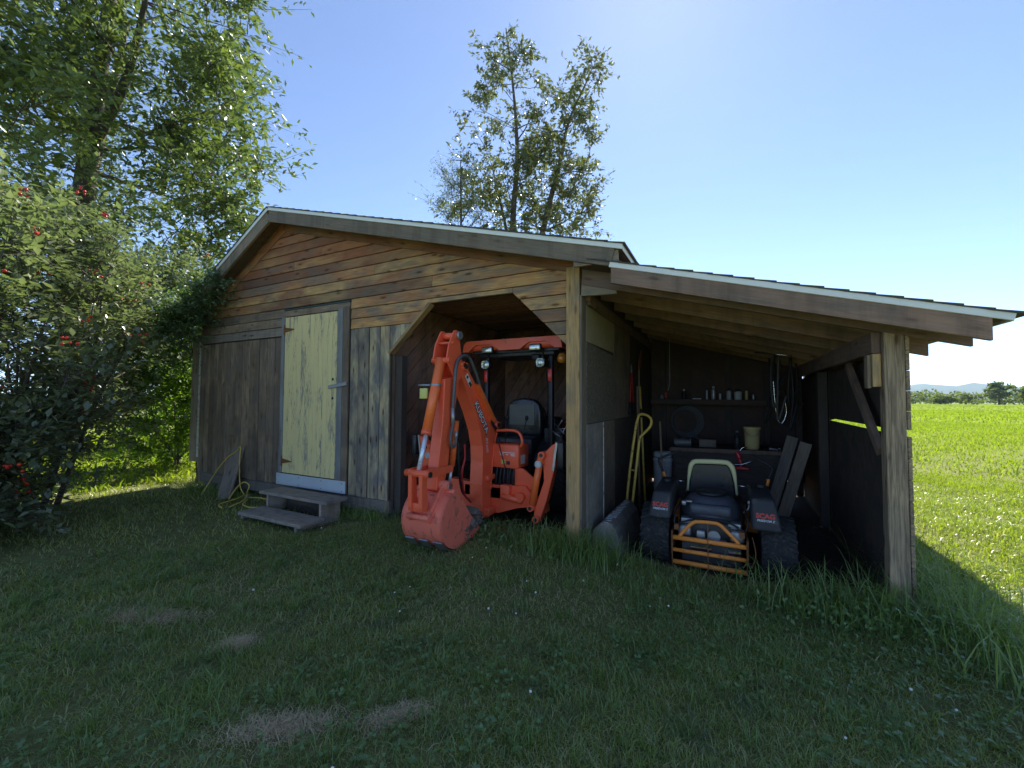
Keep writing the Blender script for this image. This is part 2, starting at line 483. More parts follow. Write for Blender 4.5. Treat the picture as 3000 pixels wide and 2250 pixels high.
M['mowergrey'] = plain('dusty_black_plastic', (0.030, 0.031, 0.036), 0.55, 0, 0.4, var=0.35, scale=5, dirt=(0.065, 0.062, 0.06), dirt_amt=0.3)
M['enginecover'] = plain('grey_engine_cover', (0.075, 0.083, 0.105), 0.45, 0, 0.4, var=0.35, scale=6, dirt=(0.07, 0.06, 0.05), dirt_amt=0.3)
M['alu'] = plain('cast_aluminium', (0.42, 0.43, 0.45), 0.45, 0.7, 0.5, var=0.45, scale=15)
M['bumper'] = plain('orange_powder_coat', (0.82, 0.27, 0.045), 0.45, 0, 0.45, var=0.15, scale=6, dirt=(0.12, 0.055, 0.02), dirt_amt=0.12)
M['cream'] = plain('cream_vinyl', (0.72, 0.67, 0.36), 0.5, 0, 0.4, var=0.15)
M['redletter'] = plain('red_lettering', (0.55, 0.05, 0.035), 0.5, var=0.1)
M['whiteletter'] = plain('white_lettering', (0.52, 0.54, 0.56), 0.5, var=0.1)
M['redplastic'] = plain('red_plastic', (0.62, 0.03, 0.04), 0.3, 0, 0.6, var=0.15)
M['whitebucket'] = plain('white_pail_plastic', (0.45, 0.47, 0.50), 0.5, 0, 0.4, var=0.3, scale=6)
M['tanpail'] = plain('tan_pail_plastic', (0.60, 0.48, 0.22), 0.55, 0, 0.35, var=0.35, scale=5)
M['yellowtube'] = plain('yellow_tube_paint', (0.75, 0.50, 0.10), 0.45, 0, 0.4, var=0.3, scale=8, dirt=(0.13, 0.09, 0.05), dirt_amt=0.2)
M['cord'] = plain('yellow_cord', (0.66, 0.48, 0.10), 0.5, 0, 0.4, var=0.25, scale=20)
M['barkgrey'] = plain('grey_bark', (0.13, 0.105, 0.085), 0.95, var=0.6, scale=14, bump=0.8)
M['barkdark'] = plain('dark_bark', (0.085, 0.07, 0.055), 0.95, var=0.6, scale=14, bump=0.8)
M['pole'] = plain('pole_wood', (0.16, 0.12, 0.10), 0.9, var=0.3)
# ------------------------------------------------------------------ ground
def bump2(x, y, cx, cy_, sx, sy):
    return np.exp(-((x-cx)/sx)**2-((y-cy_)/sy)**2)
def gz(x, y):
    x = np.asarray(x, float); y = np.asarray(y, float)
    z = 0.085*bump2(x, y, -2.2, 3.45, 1.1, 0.55)
    z = z + 0.05*bump2(x, y, -1.2, 3.6, 0.5, 0.35) - 0.05*bump2(x, y, 0.2, 4.6, 1.0, 0.9)
    near = np.exp(-((x+2)/14)**4-((y-4)/14)**4)
    z = z + near*(0.022*np.sin(x*1.7+0.6)*np.cos(y*1.3+0.4)+0.012*np.sin(x*3.9+y*2.7))
    far = np.clip((np.hypot(x, y)-12)/60, 0, 1)
    z = z + far*0.25*np.sin(x*0.031+1.0)*np.cos(y*0.027)
    far2 = np.clip((np.hypot(x, y)-400)/800, 0, 1)
    return z*(1-far2) - far2*6.0

PATCHES = [(-3.45, 1.42, 0.26, 0.065, 0.5), (-2.62, 1.50, 0.09, 0.05, 0.5), (-1.75, 1.22, 0.22, 0.07, 0.75), (-1.36, 1.50, 0.15, 0.045, 0.8)]
def bare(x, y):
    b = np.zeros_like(np.asarray(x, float))
    for cx, cy_, a, c, an in PATCHES:
        ux = (x-cx)*math.cos(an)+(y-cy_)*math.sin(an); uy = -(x-cx)*math.sin(an)+(y-cy_)*math.cos(an)
        b = np.maximum(b, np.exp(-(ux/a)**2-(uy/c)**2))
    ins = ((x > -1.2) & (x < 1.05) & (y > 3.95)) | ((x > -3.7) & (x < -1.2) & (y > 4.05))
    return np.where(ins, 1.0, b)

def axis(lo, hi, fine0, fine1, step):
    a = list(np.arange(fine0, fine1+1e-6, step))
    d = step; x = fine1
    while x < hi:
        d *= 1.35; x += d; a.append(min(x, hi))
    d = step; x = fine0; pre = []
    while x > lo:
        d *= 1.35; x -= d; pre.append(max(x, lo))
    return np.array(pre[::-1]+a)
gx, gy = axis(-9000, 9000, -11.0, 5.0, 0.1), axis(-3000, 11000, -1.0, 9.0, 0.1)
X, Y = np.meshgrid(gx, gy)
V = np.stack([X.ravel(), Y.ravel(), gz(X, Y).ravel()], 1)
nx, ny = len(gx), len(gy)
idx = np.arange(nx*ny).reshape(ny, nx)
Fq = np.stack([idx[:-1, :-1], idx[:-1, 1:], idx[1:, 1:], idx[1:, :-1]], -1).reshape(-1, 4)
def npmesh(name, V, Fc, mat, smooth=False):
    """fast mesh from arrays: V (n,3), Fc (m,k)"""
    me = bpy.data.meshes.new(name)
    k = Fc.shape[1]
    me.vertices.add(len(V)); me.vertices.foreach_set('co', np.ascontiguousarray(V, np.float32).ravel())
    me.loops.add(Fc.size); me.loops.foreach_set('vertex_index', np.ascontiguousarray(Fc, np.int32).ravel())
    me.polygons.add(len(Fc))
    me.polygons.foreach_set('loop_start', np.arange(0, Fc.size, k, dtype=np.int32))
    me.polygons.foreach_set('loop_total', np.full(len(Fc), k, dtype=np.int32))
    if smooth: me.polygons.foreach_set('use_smooth', np.ones(len(Fc), bool))
    me.update(calc_edges=True)
    if mat: me.materials.append(mat)
    return me

def groundmat():
    t = NT('turf_ground')
    ge = t.node('NewGeometry'); P = ge.outputs['Position']
    at = t.node('Attribute', attribute_name='bare')
    n1 = t.noise(P, 0.9, 5, 0.6); n2 = t.noise(P, 14.0, 6, 0.7); n3 = t.noise(P, 0.05, 4, 0.6)
    g = t.mix(t.mapr(n2, 0.3, 0.7), (0.11, 0.13, 0.045), (0.24, 0.24, 0.10))
    g = t.mix(t.mapr(n1, 0.4, 0.7, 0, 0.6), g, (0.17, 0.17, 0.065))
    sep = t.node('SeparateXYZ', {0: P})
    dist = t.node('VectorMath', {0: P}, operation='LENGTH').outputs['Value']
    field = t.mix(t.mapr(n3, 0.35, 0.65), (0.17, 0.235, 0.026), (0.215, 0.27, 0.036))
    field = t.mix(t.mapr(t.noise(P, 1.3, 4, 0.7), 0.4, 0.75, 0, 0.55), field, (0.135, 0.19, 0.024))
    g = t.mix(t.mapr(dist, 9.0, 30.0), g, field)
    soil = t.mix(t.mapr(n2, 0.3, 0.7), (0.20, 0.145, 0.10), (0.38, 0.28, 0.19))
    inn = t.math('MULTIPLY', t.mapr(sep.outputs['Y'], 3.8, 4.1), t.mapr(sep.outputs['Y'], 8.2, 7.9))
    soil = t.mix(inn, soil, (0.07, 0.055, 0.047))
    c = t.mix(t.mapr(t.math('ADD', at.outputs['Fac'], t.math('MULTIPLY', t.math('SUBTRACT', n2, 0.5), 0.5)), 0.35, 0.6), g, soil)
    return t.finish(t.pbsdf(c, 1.0, 0, 0.1, n2, 0.8, 0.05))
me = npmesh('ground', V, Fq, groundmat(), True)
at = me.attributes.new('bare', 'FLOAT', 'POINT')
at.data.foreach_set('value', bare(X, Y).ravel().astype(np.float32))
ground = bpy.data.objects.new('ground', me)
place(ground, None, Matrix.Identity(4)); tag(ground, kind='structure')

# ------------------------------------------------------------------ shed
shed = thing('wooden_shed', (-4.5, 5.8, 0), 'weathered brown wooden shed with yellow door, tractor bay and open lean-to', 'shed')
RX, RZ = -5.68, 4.16                       # ridge
SR, SL = 0.276, 0.552                      # roof slopes right / left
def roof(x): return RZ-SR*(x-RX) if x > RX else RZ-SL*(RX-x)
FO, FA, FB = (0, 3.795, 0), (1, 0, 0), (0, 0, 1)
WL, WR, BAYL, BAYR = -7.83, -1.345, -3.62, -1.345
# backing of the front wall
w = MB()
def wallpoly(x0, x1, z0):
    xs = [x0] + ([RX] if x0 < RX < x1 else []) + [x1]
    return [(x0, z0)] + [(x1, z0)] + [(x, roof(x)-0.09) for x in xs[::-1]]
w.prism(wallpoly(WL, BAYL, 0.25), 3.797, 3.83, 'y')
w.prism([(BAYL, 2.02), (-3.01, 2.57), (-3.01, roof(-3.01)-.09), (BAYL, roof(BAYL)-.09)], 3.797, 3.83, 'y')
w.prism(wallpoly(-3.01, -1.94, 2.57), 3.797, 3.83, 'y')
w.prism([(-1.94, 2.57), (BAYR, 1.99), (BAYR, roof(BAYR)-.09), (-1.94, roof(-1.94)-.09)], 3.797, 3.83, 'y')
front = w.build('front_wall', M['darkwood'], shed)
# chamfer lines: left keeps z above line from (-3.62,2.02) to (-3.01,2.57); right likewise
def cl_left(p): return clip(p, -0.55, 0.61, 0.55*BAYL*-1*-1 - 0.61*2.02) if False else clip(p, -(2.57-2.02), (-3.01-BAYL), (2.57-2.02)*BAYL-(-3.01-BAYL)*2.02)
def cl_right(p): return clip(p, (2.57-1.99), (BAYR+1.94), -(2.57-1.99)*BAYR-(BAYR+1.94)*1.99)
def under_roof(p):
    p = clip(p, -SR, -1, RZ-0.085+SR*RX)
    return clip(p, SL, -1, RZ-0.085-SL*RX) if len(p) > 2 else p
ROW = 0.132
def hboard(x0, x1, z0, z1, fn=None, mat=None):
    p = [(x0+.002, z0+.004), (x1-.002, z0+.004), (x1-.002, z1-.003), (x0+.002, z1-.003)]
    p = under_roof(p)
    if fn and len(p) > 2: p = fn(p)
    if len(p) > 2 and area(p) > 0.003:
        cutboard('plank', p, random.uniform(-.001, .001), 0.017, FO, FA, FB, mat or M['siding'], front, random.uniform(0, .003), 0.011)
def hrow(x0, x1, z0, z1, fn=None, mat=None):
    x = x0
    first = True
    while x < x1-0.01:
        L = random.uniform(1.0, 4.0) if first else random.uniform(2.6, 4.6)
        first = False
        nx_ = x1 if x+L > x1-0.5 else x+L
        hboard(x, nx_, z0, z1, fn, mat)
        x = nx_
z = 1.966
k = 0
while z < 4.1:
    z1 = z+ROW
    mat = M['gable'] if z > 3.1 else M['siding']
    if z >= 2.60:
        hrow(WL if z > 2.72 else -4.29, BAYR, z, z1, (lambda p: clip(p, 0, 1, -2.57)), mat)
        if z < 2.72: hrow(WL, -5.66, z, z1, None, M['vert'])
    else:
        if z >= 2.35:
            hrow(WL, -5.66, z, z1, None, M['vert'] if z > 2.48 else M['oldboard'])
            hrow(-4.29, -3.01, z, z1, cl_left, mat)
            if z1 > 2.575: hboard(-3.01, -1.94, 2.57, z1, None, mat)
        hrow(-1.94, BAYR, z, z1, cl_right, mat)
    z = z1; k += 1
def vboard(x0, x1, z0, z1, fn, mat):
    p = [(x0+.005, z0), (x1-.005, z0), (x1-.005, z1), (x0+.005, z1)]
    if fn: p = fn(p)
    if len(p) > 2 and area(p) > 0.002:
        cutboard('plank', p, math.pi/2, 0.017, FO, FA, FB, mat, front, random.choice((0, 0.005, 0.012)), 0.0)
seams = [-7.83, -7.688, -7.55, -7.413, -7.30, -7.19, -7.06, -6.949, -6.823, -6.643, -6.443, -6.211, -6.03, -5.847, -5.66]
for a, b in zip(seams, seams[1:]): vboard(a, b, 0.25+random.uniform(-.01, .01), 2.345, None, M['vert'])
for a, b in zip([-4.29, -4.14, -3.957, -3.779], [-4.14, -3.957, -3.779, -3.62]): vboard(a, b, 0.24, 2.36, None, M['vertwarm'])
for a, b in ((-3.62, -3.46), (-3.46, -3.2)): vboard(a, b, 1.95, 2.36, cl_left, M['vertwarm'])
# trims around the opening
lumber('opening_trim', (BAYL, 3.80, 2.02), (-3.01, 3.80, 2.57), 0.035, 0.09, M['post'], shed, (0, -1, 0))
lumber('jamb_post', (-3.56, 3.92, 0.08), (-3.56, 3.92, 2.0), 0.11, 0.10, M['darkwood'], shed)
lumber('jamb_post', (-3.655, 3.83, 0.09), (-3.655, 3.83, 2.02), 0.06, 0.10, M['vert'], shed)
# sill beam and footing blocks
lumber('sill_beam', (-7.85, 3.82, 0.165), (-3.60, 3.82, 0.155), 0.155, 0.07, M['sill'], shed)
MB().box(-7.80, -4.2, 3.779, 3.80, 0.232, 0.249).build('sill_flashing', M['teal'], shed)
for x in (-7.6, -5.9, -3.75):
    MB().rbox(x-.1, x+.1, 3.82, 4.02, -0.12, 0.085, .01).build('footing_block', M['concrete'], shed)
# corner post between bay and lean-to
lumber('corner_post', (-1.279, 3.81, -0.06), (-1.279, 3.81, 2.74), 0.132, 0.14, M['post'], shed)
lumber('corner_board', (-1.203, 3.82, 0.0), (-1.203, 3.82, 2.46), 0.018, 0.15, M['rake'], shed)
# door
dg = MB().box(-5.588, -4.512, 3.765, 3.796, 0.42, 2.62).build('door', M['darkwood'], shed)
nd = 12
for i in range(nd):
    x0 = -5.588+1.076*i/nd
    lumber('door_plank', (x0+.045, 3.757, 0.421), (x0+.045, 3.757, 2.619), 1.076/nd-.005, 0.018, M['doorpaint'], dg, bev=.006)
for z in (2.44, 0.585):
    hg = MB()
    hg.prism([(-5.60, z-.07), (-5.575, z-.07), (-5.575, z+.07), (-5.60, z+.07)], 3.738, 3.746, 'y')
    hg.prism([(-5.575, z-.035), (-5.38, z-.006), (-5.38, z+.006), (-5.575, z+.035)], 3.740, 3.7465, 'y')
    hg.tube([(-5.585, 3.738, z-.07), (-5.585, 3.738, z+.07)], .008, 8)
    hg.build('hinge', M['rust'], dg)
lumber('latch_bar', (-4.63, 3.728, 1.615), (-4.30, 3.728, 1.66), 0.045, 0.022, M['greytrim'], dg)
for z in (1.47, 1.72):
    MB().cyl((-4.575, 3.744, z), (-4.575, 3.749, z), .018).build('keyhole', M['black'], dg)
lumber('door_trim', (-5.625, 3.757, 0.42), (-5.625, 3.757, 2.63), 0.068, 0.03, M['greytrim'], shed)
lumber('door_trim', (-4.452, 3.757, 0.41), (-4.452, 3.757, 2.64), 0.095, 0.03, M['greytrim'], shed)
lumber('door_trim', (-4.348, 3.757, 0.26), (-4.348, 3.757, 2.66), 0.105, 0.026, M['vert'], shed)
lumber('door_header', (-5.66, 3.772, 2.675), (-4.295, 3.772, 2.675), 0.085, 0.03, M['vert'], shed)
MB().box(-5.62, -4.30, 3.752, 3.790, 2.722, 2.738).build('header_flashing', M['teal'], shed)
kp = MB().box(-5.69, -4.30, 3.738, 3.744, 0.255, 0.412).build('kick_plate', M['flash'], shed)
scr = MB()
for x in (-5.64, -5.2, -4.75, -4.36):
    for z in (.285, .38): scr.cyl((x, 3.737, z), (x, 3.733, z), .006, n=6)
scr.build('screw', M['black'], kp)
# shutter standing out from the left side wall
lumber('side_shutter', (-8.05, 3.86, 0.38), (-8.05, 3.86, 2.55), 0.40, 0.04, M['oldboard'], shed)
lumber('shutter_edge', (-7.93, 3.825, 0.47), (-7.93, 3.825, 2.42), 0.075, 0.03, M['whitepaint'], shed)
# other outer walls
w = MB()
w.prism([(3.83, 0.2), (8.0, 0.2), (8.0, roof(WL)-.1), (3.83, roof(WL)-.1)], WL, WL+.04, 'x')
w.build('left_wall', M['vert'], shed)
w = MB(); w.prism(wallpoly(WL, -1.21, 0.05), 7.96, 8.0, 'y'); w.build('back_wall', M['vert'], shed)
w = MB().box(-1.25, -1.208, 3.88, 8.0, 0.0, 2.72); w.build('bay_side_wall', M['darkwood'], shed)
# tractor bay inside: partition, back wall, ceiling
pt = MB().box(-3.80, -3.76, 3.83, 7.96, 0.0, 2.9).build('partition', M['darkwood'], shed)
def diag(parent, O, A, B, u0, u1, v0, v1, ang, wd, mat, t=0.018, holes=None):
    ca, sa = math.cos(ang), math.sin(ang)
    cs = [(u*-sa+v*ca) for u in (u0, u1) for v in (v0, v1)]
    q = min(cs)+random.uniform(-wd, 0)
    while q < max(cs):
        a = -10; b = 20
        p = [(a*ca-q*sa, a*sa+q*ca), (b*ca-q*sa, b*sa+q*ca), (b*ca-(q+wd-.009)*sa, b*sa+(q+wd-.009)*ca), (a*ca-(q+wd-.009)*sa, a*sa+(q+wd-.009)*ca)]
        for k_ in ((1, 0, -u0), (-1, 0, u1), (0, 1, -v0), (0, -1, v1)):
            if len(p) > 2: p = clip(p, *k_)
        for k_ in (holes or []):
            if len(p) > 2: p = clip(p, *k_)
        if len(p) > 2 and area(p) > .004:
            cutboard('plank', p, ang, t, O, A, B, mat, parent, random.uniform(0, .006), 0)
        q += wd
diag(pt, (-3.758, 0, 0), (0, 1, 0), (0, 0, 1), 3.83, 7.0, 0.05, 2.72, R(42), 0.19, M['inner'])
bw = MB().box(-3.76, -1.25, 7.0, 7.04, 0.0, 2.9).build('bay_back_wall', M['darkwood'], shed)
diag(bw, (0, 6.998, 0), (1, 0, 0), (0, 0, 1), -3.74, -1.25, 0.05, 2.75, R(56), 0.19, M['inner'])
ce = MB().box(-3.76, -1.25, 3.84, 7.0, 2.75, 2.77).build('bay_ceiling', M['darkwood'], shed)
y = 3.86
while y < 6.9:
    lumber('plank', (-3.74, y+.07, 2.738+random.uniform(-.004, .004)), (-1.26, y+.07, 2.738), 0.145, 0.02, M['inner'], ce, (0, 0, -1)); y += 0.16
# roof: decks, shingle courses, rakes, drip edges
YF, YB = 3.50, 8.15
def slab(x0, z0, x1, z1, t0, t1, y0, y1):
    """sloping sheet between top offsets t0 (lower face) and t1 (upper face) measured down from the roof line"""
    return MB().prism([(x0, z0-t0), (x1, z1-t0), (x1, z1-t1), (x0, z0-t1)], y0, y1, 'y')
rd = slab(RX, RZ, -0.78, roof(-0.78), .05, .014, YF+.004, YB).build('roof_deck', M['rafter'], shed)
ld = slab(-8.16, roof(-8.16), RX, RZ, .05, .014, YF+.004, YB).build('roof_deck', M['rafter'], shed)
def courses(parent, x0, z0, x1, z1, y0, y1, n):
    for i in range(n):
        a, b = i/n, (i+1)/n
        xa, za, xb, zb = x0+(x1-x0)*a, z0+(z1-z0)*a, x0+(x1-x0)*(b+.25/n), z0+(z1-z0)*(b+.25/n)
        j = random.uniform(-.006, .004)
        MB().prism([(xa, za-.012), (xb, zb-.010), (xb, zb+.006), (xa, za-.006)], y0-.012+j, y1, 'y').build('shingle_course', M['shingle'], parent)
courses(rd, RX, RZ, -0.77, roof(-0.77), YF, YB, 34)
courses(ld, RX, RZ, -8.17, roof(-8.17), YF, YB, 20)
def rake(x0, z0, x1, z1, off, wd, y, t, name, mat, parent):
    return lumber(name, (x0, y, z0-off), (x1, y, z1-off), wd, t, mat, parent)
rake(RX, RZ, -0.845, roof(-0.845), .130, .155, YF+.03, .036, 'rake_board', M['rake'], shed)
rake(-8.12, roof(-8.12), RX, RZ, .135, .155, YF+.032, .036, 'rake_board', M['rake'], shed)
rake(RX+.01, RZ-.002, -0.76, roof(-0.76), .031, .046, YF+.004, .012, 'drip_edge', M['drip'], shed)
rake(-8.16, roof(-8.16), RX-.006, RZ, .035, .046, YF+.004, .012, 'drip_edge', M['drip'], shed)
lumber('drip_edge', (-0.762, YF, roof(-.76)-.031), (-0.762, YB, roof(-.76)-.031), .046, .010, M['drip'], shed, (1, 0, 0))
# frieze under the gable overhang and soffit boards
rake(RX, RZ, -1.25, roof(-1.25), .20, .11, 3.765, .02, 'frieze_board', M['gable'], shed)
rake(-7.9, roof(-7.9), RX, RZ, .22, .11, 3.765, .02, 'frieze_board', M['gable'], shed)
lumber('eave_bracket', (-0.80, 3.545, roof(-.8)-.10), (-1.20, 3.545, roof(-.8)-.10), .10, .03, M['rake'], shed)
lumber('eave_board', (-0.86, 3.56, roof(-.86)-.14), (-0.86, 7.9, roof(-.86)-.14), .14, .03, M['rake'], shed, (1, 0, 0))
lumber('plate_board', (-1.195, 3.77, 2.60), (-0.86, 3.77, 2.585), .30, .035, M['rake'], shed)

# ------------------------------------------------------------------ lean-to (same building)
LX0, LZ0, LX1 = -0.87, 2.666, 1.53
SLN = 0.277
def lroof(x): return LZ0-SLN*(x-LX0)
deck = slab(-1.18, lroof(-1.18), LX1-.03, lroof(LX1-.03), .048, .014, YF+.014, 8.0).build('lean_to_roof_deck', M['innershade'], shed)
courses(deck, LX0-.2, lroof(LX0-.2), LX1+.02, lroof(LX1+.02), YF+.01, 8.0, 19)
rake(LX0, LZ0, LX1, lroof(LX1), .030, .05, YF+.012, .012, 'drip_edge', M['drip'], shed)
lumber('drip_edge', (LX1-.005, YF+.02, lroof(LX1)-.03), (LX1-.005, 8.0, lroof(LX1)-.03), .05, .010, M['drip'], shed, (1, 0, 0))
for i, y in enumerate((3.535, 3.76, 4.42, 5.03, 5.64, 6.25, 6.86, 7.47)):
    xa = -0.86 if i == 0 else -1.19
    rz_ = .15 if i else .14
    cutboard('rafter', [(xa, lroof(xa)-.05-rz_), (1.437, lroof(1.437)-.05-rz_), (1.437, lroof(1.437)-.052), (xa, lroof(xa)-.052)], -math.atan(SLN), .04, (0, y+.02, 0), FA, FB, M['rafter'], shed, bev=.004)
for y in np.arange(3.6, 7.9, .62):
    pass
lumber('wall_plate', (-1.175, 3.90, 2.44), (-1.175, 7.9, 2.44), .10, .045, M['rafter'], shed, (1, 0, 0))
MB().rbox(-1.20, -1.145, 3.86, 3.90, 2.42, 2.53, .004).build('cleat', M['rafter'], shed)
bz = 1.885
lumber('beam', (0.962, 3.80, bz), (0.962, 7.9, bz), .15, .05, M['rafter'], shed, (1, 0, 0))
lumber('eave_post', (1.045, 3.80, -0.05), (1.045, 3.80, 1.962), .11, .11, M['greypost'], shed)
lumber('cleat', (0.962, 3.82, 1.57), (0.962, 3.82, 1.805), .048, .06, M['post'], shed)
lumber('cleat', (0.925, 3.85, 1.56), (0.925, 3.85, 1.80), .022, .08, M['greypost'], shed)
for y in (6.02, 7.82):
    lumber('wall_post', (1.02, y, 0), (1.02, y, 1.81), .09, .09, M['darkwood'], shed)
lumber('knee_brace', (1.00, 3.90, 1.10), (1.00, 4.75, 1.80), .075, .04, M['rafter'], shed, (1, 0, 0))
# right wall: strand board inside, lap siding outside, a gap where the sunlit field shows through
rw = MB()
rw.prism([(3.86, -.12), (5.94, -.12), (5.94, 1.243), (3.86, 1.228)], 1.075, 1.087, 'x')
rw = rw.build('strand_board_panel', M['osbdark'], shed)
MB().prism([(3.86, 1.266), (5.74, 1.268), (5.94, 1.247), (5.94, 1.81), (3.86, 1.81)], 1.075, 1.087, 'x').build('strand_board_panel', M['osbdark'], shed)
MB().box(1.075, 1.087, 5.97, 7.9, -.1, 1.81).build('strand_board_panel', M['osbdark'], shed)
zs = list(np.arange(-.097, 1.05, .147))+[1.079, 1.226]
rows_ = [(zs[i], zs[i+1]) for i in range(len(zs)-1) if zs[i+1]-zs[i] > .05]+[(1.270, 1.40), (1.40, 1.54), (1.54, 1.68), (1.68, 1.82), (1.82, 1.93)]
for i, (za, zb_) in enumerate(rows_):
    lumber('lap_board', (1.116, 3.75, (za+zb_)/2), (1.116, 7.95, (za+zb_)/2), zb_-za-.003, .022, M['greypost'], shed, (1, 0, 0), bev=.004)
# back wall of the lean-to with diagonal boards and a shelf
lb = MB().box(-1.20, 0.62, 7.88, 7.92, 0.05, 2.7)
lb.box(0.62, 1.09, 7.88, 7.92, 0.20, 2.2)
lb = lb.build('lean_to_back_wall', M['darkwood'], shed)
diag(lb, (0, 7.878, 0), (1, 0, 0), (0, 0, 1), -1.18, 1.08, 0.5, 2.55, R(-45), 0.2, M['innershade'], holes=[(-SLN, -1, lroof(0)-.16)])
shelf = lumber('shelf', (-1.15, 7.70, 1.475), (0.95, 7.70, 1.455), .34, .03, M['innershade'], shed, (0, 0, 1))
lumber('shelf_lip', (-1.15, 7.515, 1.445), (0.95, 7.515, 1.425), .09, .02, M['innershade'], shed)
# sheets on the wall between bay and lean-to
def sheet(y0, y1, z0, z1, mat, x=-1.203, t=.012, zt=None):
    MB().prism([(y0, z0), (y1, z0), (y1, zt or z1), (y0, z1)], x, x+t, 'x').build('wall_sheet', M[mat], shed)
sheet(3.89, 5.02, 2.035, 2.39, 'olive')
sheet(3.89, 5.03, 1.235, 2.03, 'shaggy', t=.016, zt=1.99)
sheet(3.89, 4.475, 0.02, 1.228, 'osbgrey', t=.020)
sheet(4.482, 5.02, 0.02, 1.228, 'osb')
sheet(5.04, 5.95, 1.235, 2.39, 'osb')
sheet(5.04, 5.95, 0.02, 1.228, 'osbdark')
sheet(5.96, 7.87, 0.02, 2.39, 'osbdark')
MB().box(-1.183, -1.176, 4.470, 4.482, .05, 1.225).build('edge_strip', M['whitepaint'], shed)
# ------------------------------------------------------------------ steps, loose boards, cord
def g0(x, y): return float(gz(x, y))
st = thing('wooden_steps', (-4.7, 3.3, 0), 'two-tread grey wooden steps below the yellow door', 'steps')
lumber('tread', (-5.33, 3.425, .262), (-4.06, 3.425, .262), .30, .038, M['step'], st, (0, 0, 1), bev=.006)
lumber('tread', (-5.22, 3.115, .085), (-4.07, 3.115, .085), .32, .040, M['step'], st, (0, 0, 1), bev=.006)
for x in (-5.19, -4.20):
    MB().prism([(2.99, -.03), (3.57, -.03), (3.57, .242), (3.30, .242), (3.30, .064), (2.99, .064)], x-.018, x+.018, 'x').build('stringer', M['step'], st)
MB().box(-5.17, -4.22, 3.545, 3.565, -.02, .24).build('back_board', M['darkwood'], st)

pb = lumber('leaning_plank', (-6.42, 3.43, .01), (-6.64, 3.745, .70), .26, .026, M['oldboard'], None, (.1, -1, .4))
tag(pb, 'wide grey plank leaning against the dark vertical boards left of the steps', 'plank')
pb = lumber('leaning_board', (-6.78, 3.55, .0), (-6.72, 3.755, .36), .30, .025, M['sill'], None, (0, -1, .5))
tag(pb, 'short dark board propped behind the leaning plank at the shed wall', 'board')

def smooth(pts, n=8):
    pts = [Vector(p) for p in pts]; out = []
    for i in range(len(pts)-1):
        p0, p1, p2, p3 = pts[max(i-1, 0)], pts[i], pts[i+1], pts[min(i+2, len(pts)-1)]
        for k in range(n):
            t = k/n
            out.append(0.5*((2*p1)+(p2-p0)*t+(2*p0-5*p1+4*p2-p3)*t*t+(3*p1-p0-3*p2+p3)*t**3))
    out.append(pts[-1]); return out
cordo = thing('extension_cord', (-6.1, 3.5, 0), 'yellow extension cord looped over the leaning plank and lying in grass', 'cord')
cp = MB()
cp.tube(smooth([(-6.98, 3.42, .02), (-6.96, 3.48, .12), (-6.84, 3.55, .36), (-6.70, 3.62, .56), (-6.60, 3.70, .66), (-6.55, 3.71, .73), (-6.50, 3.70, .70), (-6.45, 3.66, .52), (-6.40, 3.64, .30), (-6.33, 3.62, .15), (-6.20, 3.60, .07), (-6.05, 3.55, .06),
                 (-5.87, 3.45, .18), (-5.82, 3.44, .27), (-5.95, 3.44, .30), (-6.12, 3.44, .20), (-6.26, 3.42, .03)]), .0085, 8)
cp.tube(smooth([(-6.20, 3.60, .07), (-6.10, 3.45, .06), (-6.02, 3.18, .05), (-5.82, 3.10, .04)]), .0085, 8)
cp.tube(smooth([(-6.05, 3.55, .06), (-5.85, 3.35, .06), (-5.75, 3.15, .05)]), .0085, 8)
cp.tube(smooth([(-5.95, 3.5, .05), (-5.75, 3.32, .05), (-5.50, 3.27, .05), (-5.36, 3.34, .05)]), .0085, 8)
cp.tube(smooth([(-6.1, 3.55, .05), (-5.9, 3.6, .06), (-5.6, 3.62, .06), (-5.36, 3.64, .05)]), .0085, 8)
cp.build('cord', M['cord'], cordo)
MB().cyl((-6.10, 3.58, .075), (-6.03, 3.54, .06), .018).build('plug', M['alu'], cordo)

# ------------------------------------------------------------------ backhoe tractor
XC = -2.45
tr = thing('backhoe_tractor', (XC, 5.0, 0), 'orange compact backhoe tractor parked in the shed bay, bucket resting outside', 'tractor')
OR = M['orange']
bo = MB().prism([(3.49, 1.845), (3.60, 1.79), (3.725, 1.658), (3.918, 1.496), (4.10, 1.345), (4.235, 1.209), (4.262, 1.10), (4.183, .927), (4.139, .756), (4.107, .498), (4.075, .20), (4.03, .15), (3.93, .17),
                 (3.903, .25), (3.899, .536), (3.915, .783), (3.905, .952), (3.854, 1.125), (3.745, 1.33), (3.600, 1.549), (3.49, 1.70), (3.45, 1.771)], -2.53, -2.37, 'x').build('boom', OR, tr)
def mod_bevel(o, w=.006, seg=2):
    bm = bmesh.new(); bm.from_mesh(o.data)
    ed = [e for e in bm.edges if len(e.link_faces) == 2 and e.calc_face_angle(0) > .5]
    bmesh.ops.bevel(bm, geom=ed, offset=w, segments=seg, profile=.5, affect='EDGES')
    for f in bm.faces: f.smooth = False
    bm.to_mesh(o.data); bm.free()
mod_bevel(bo)
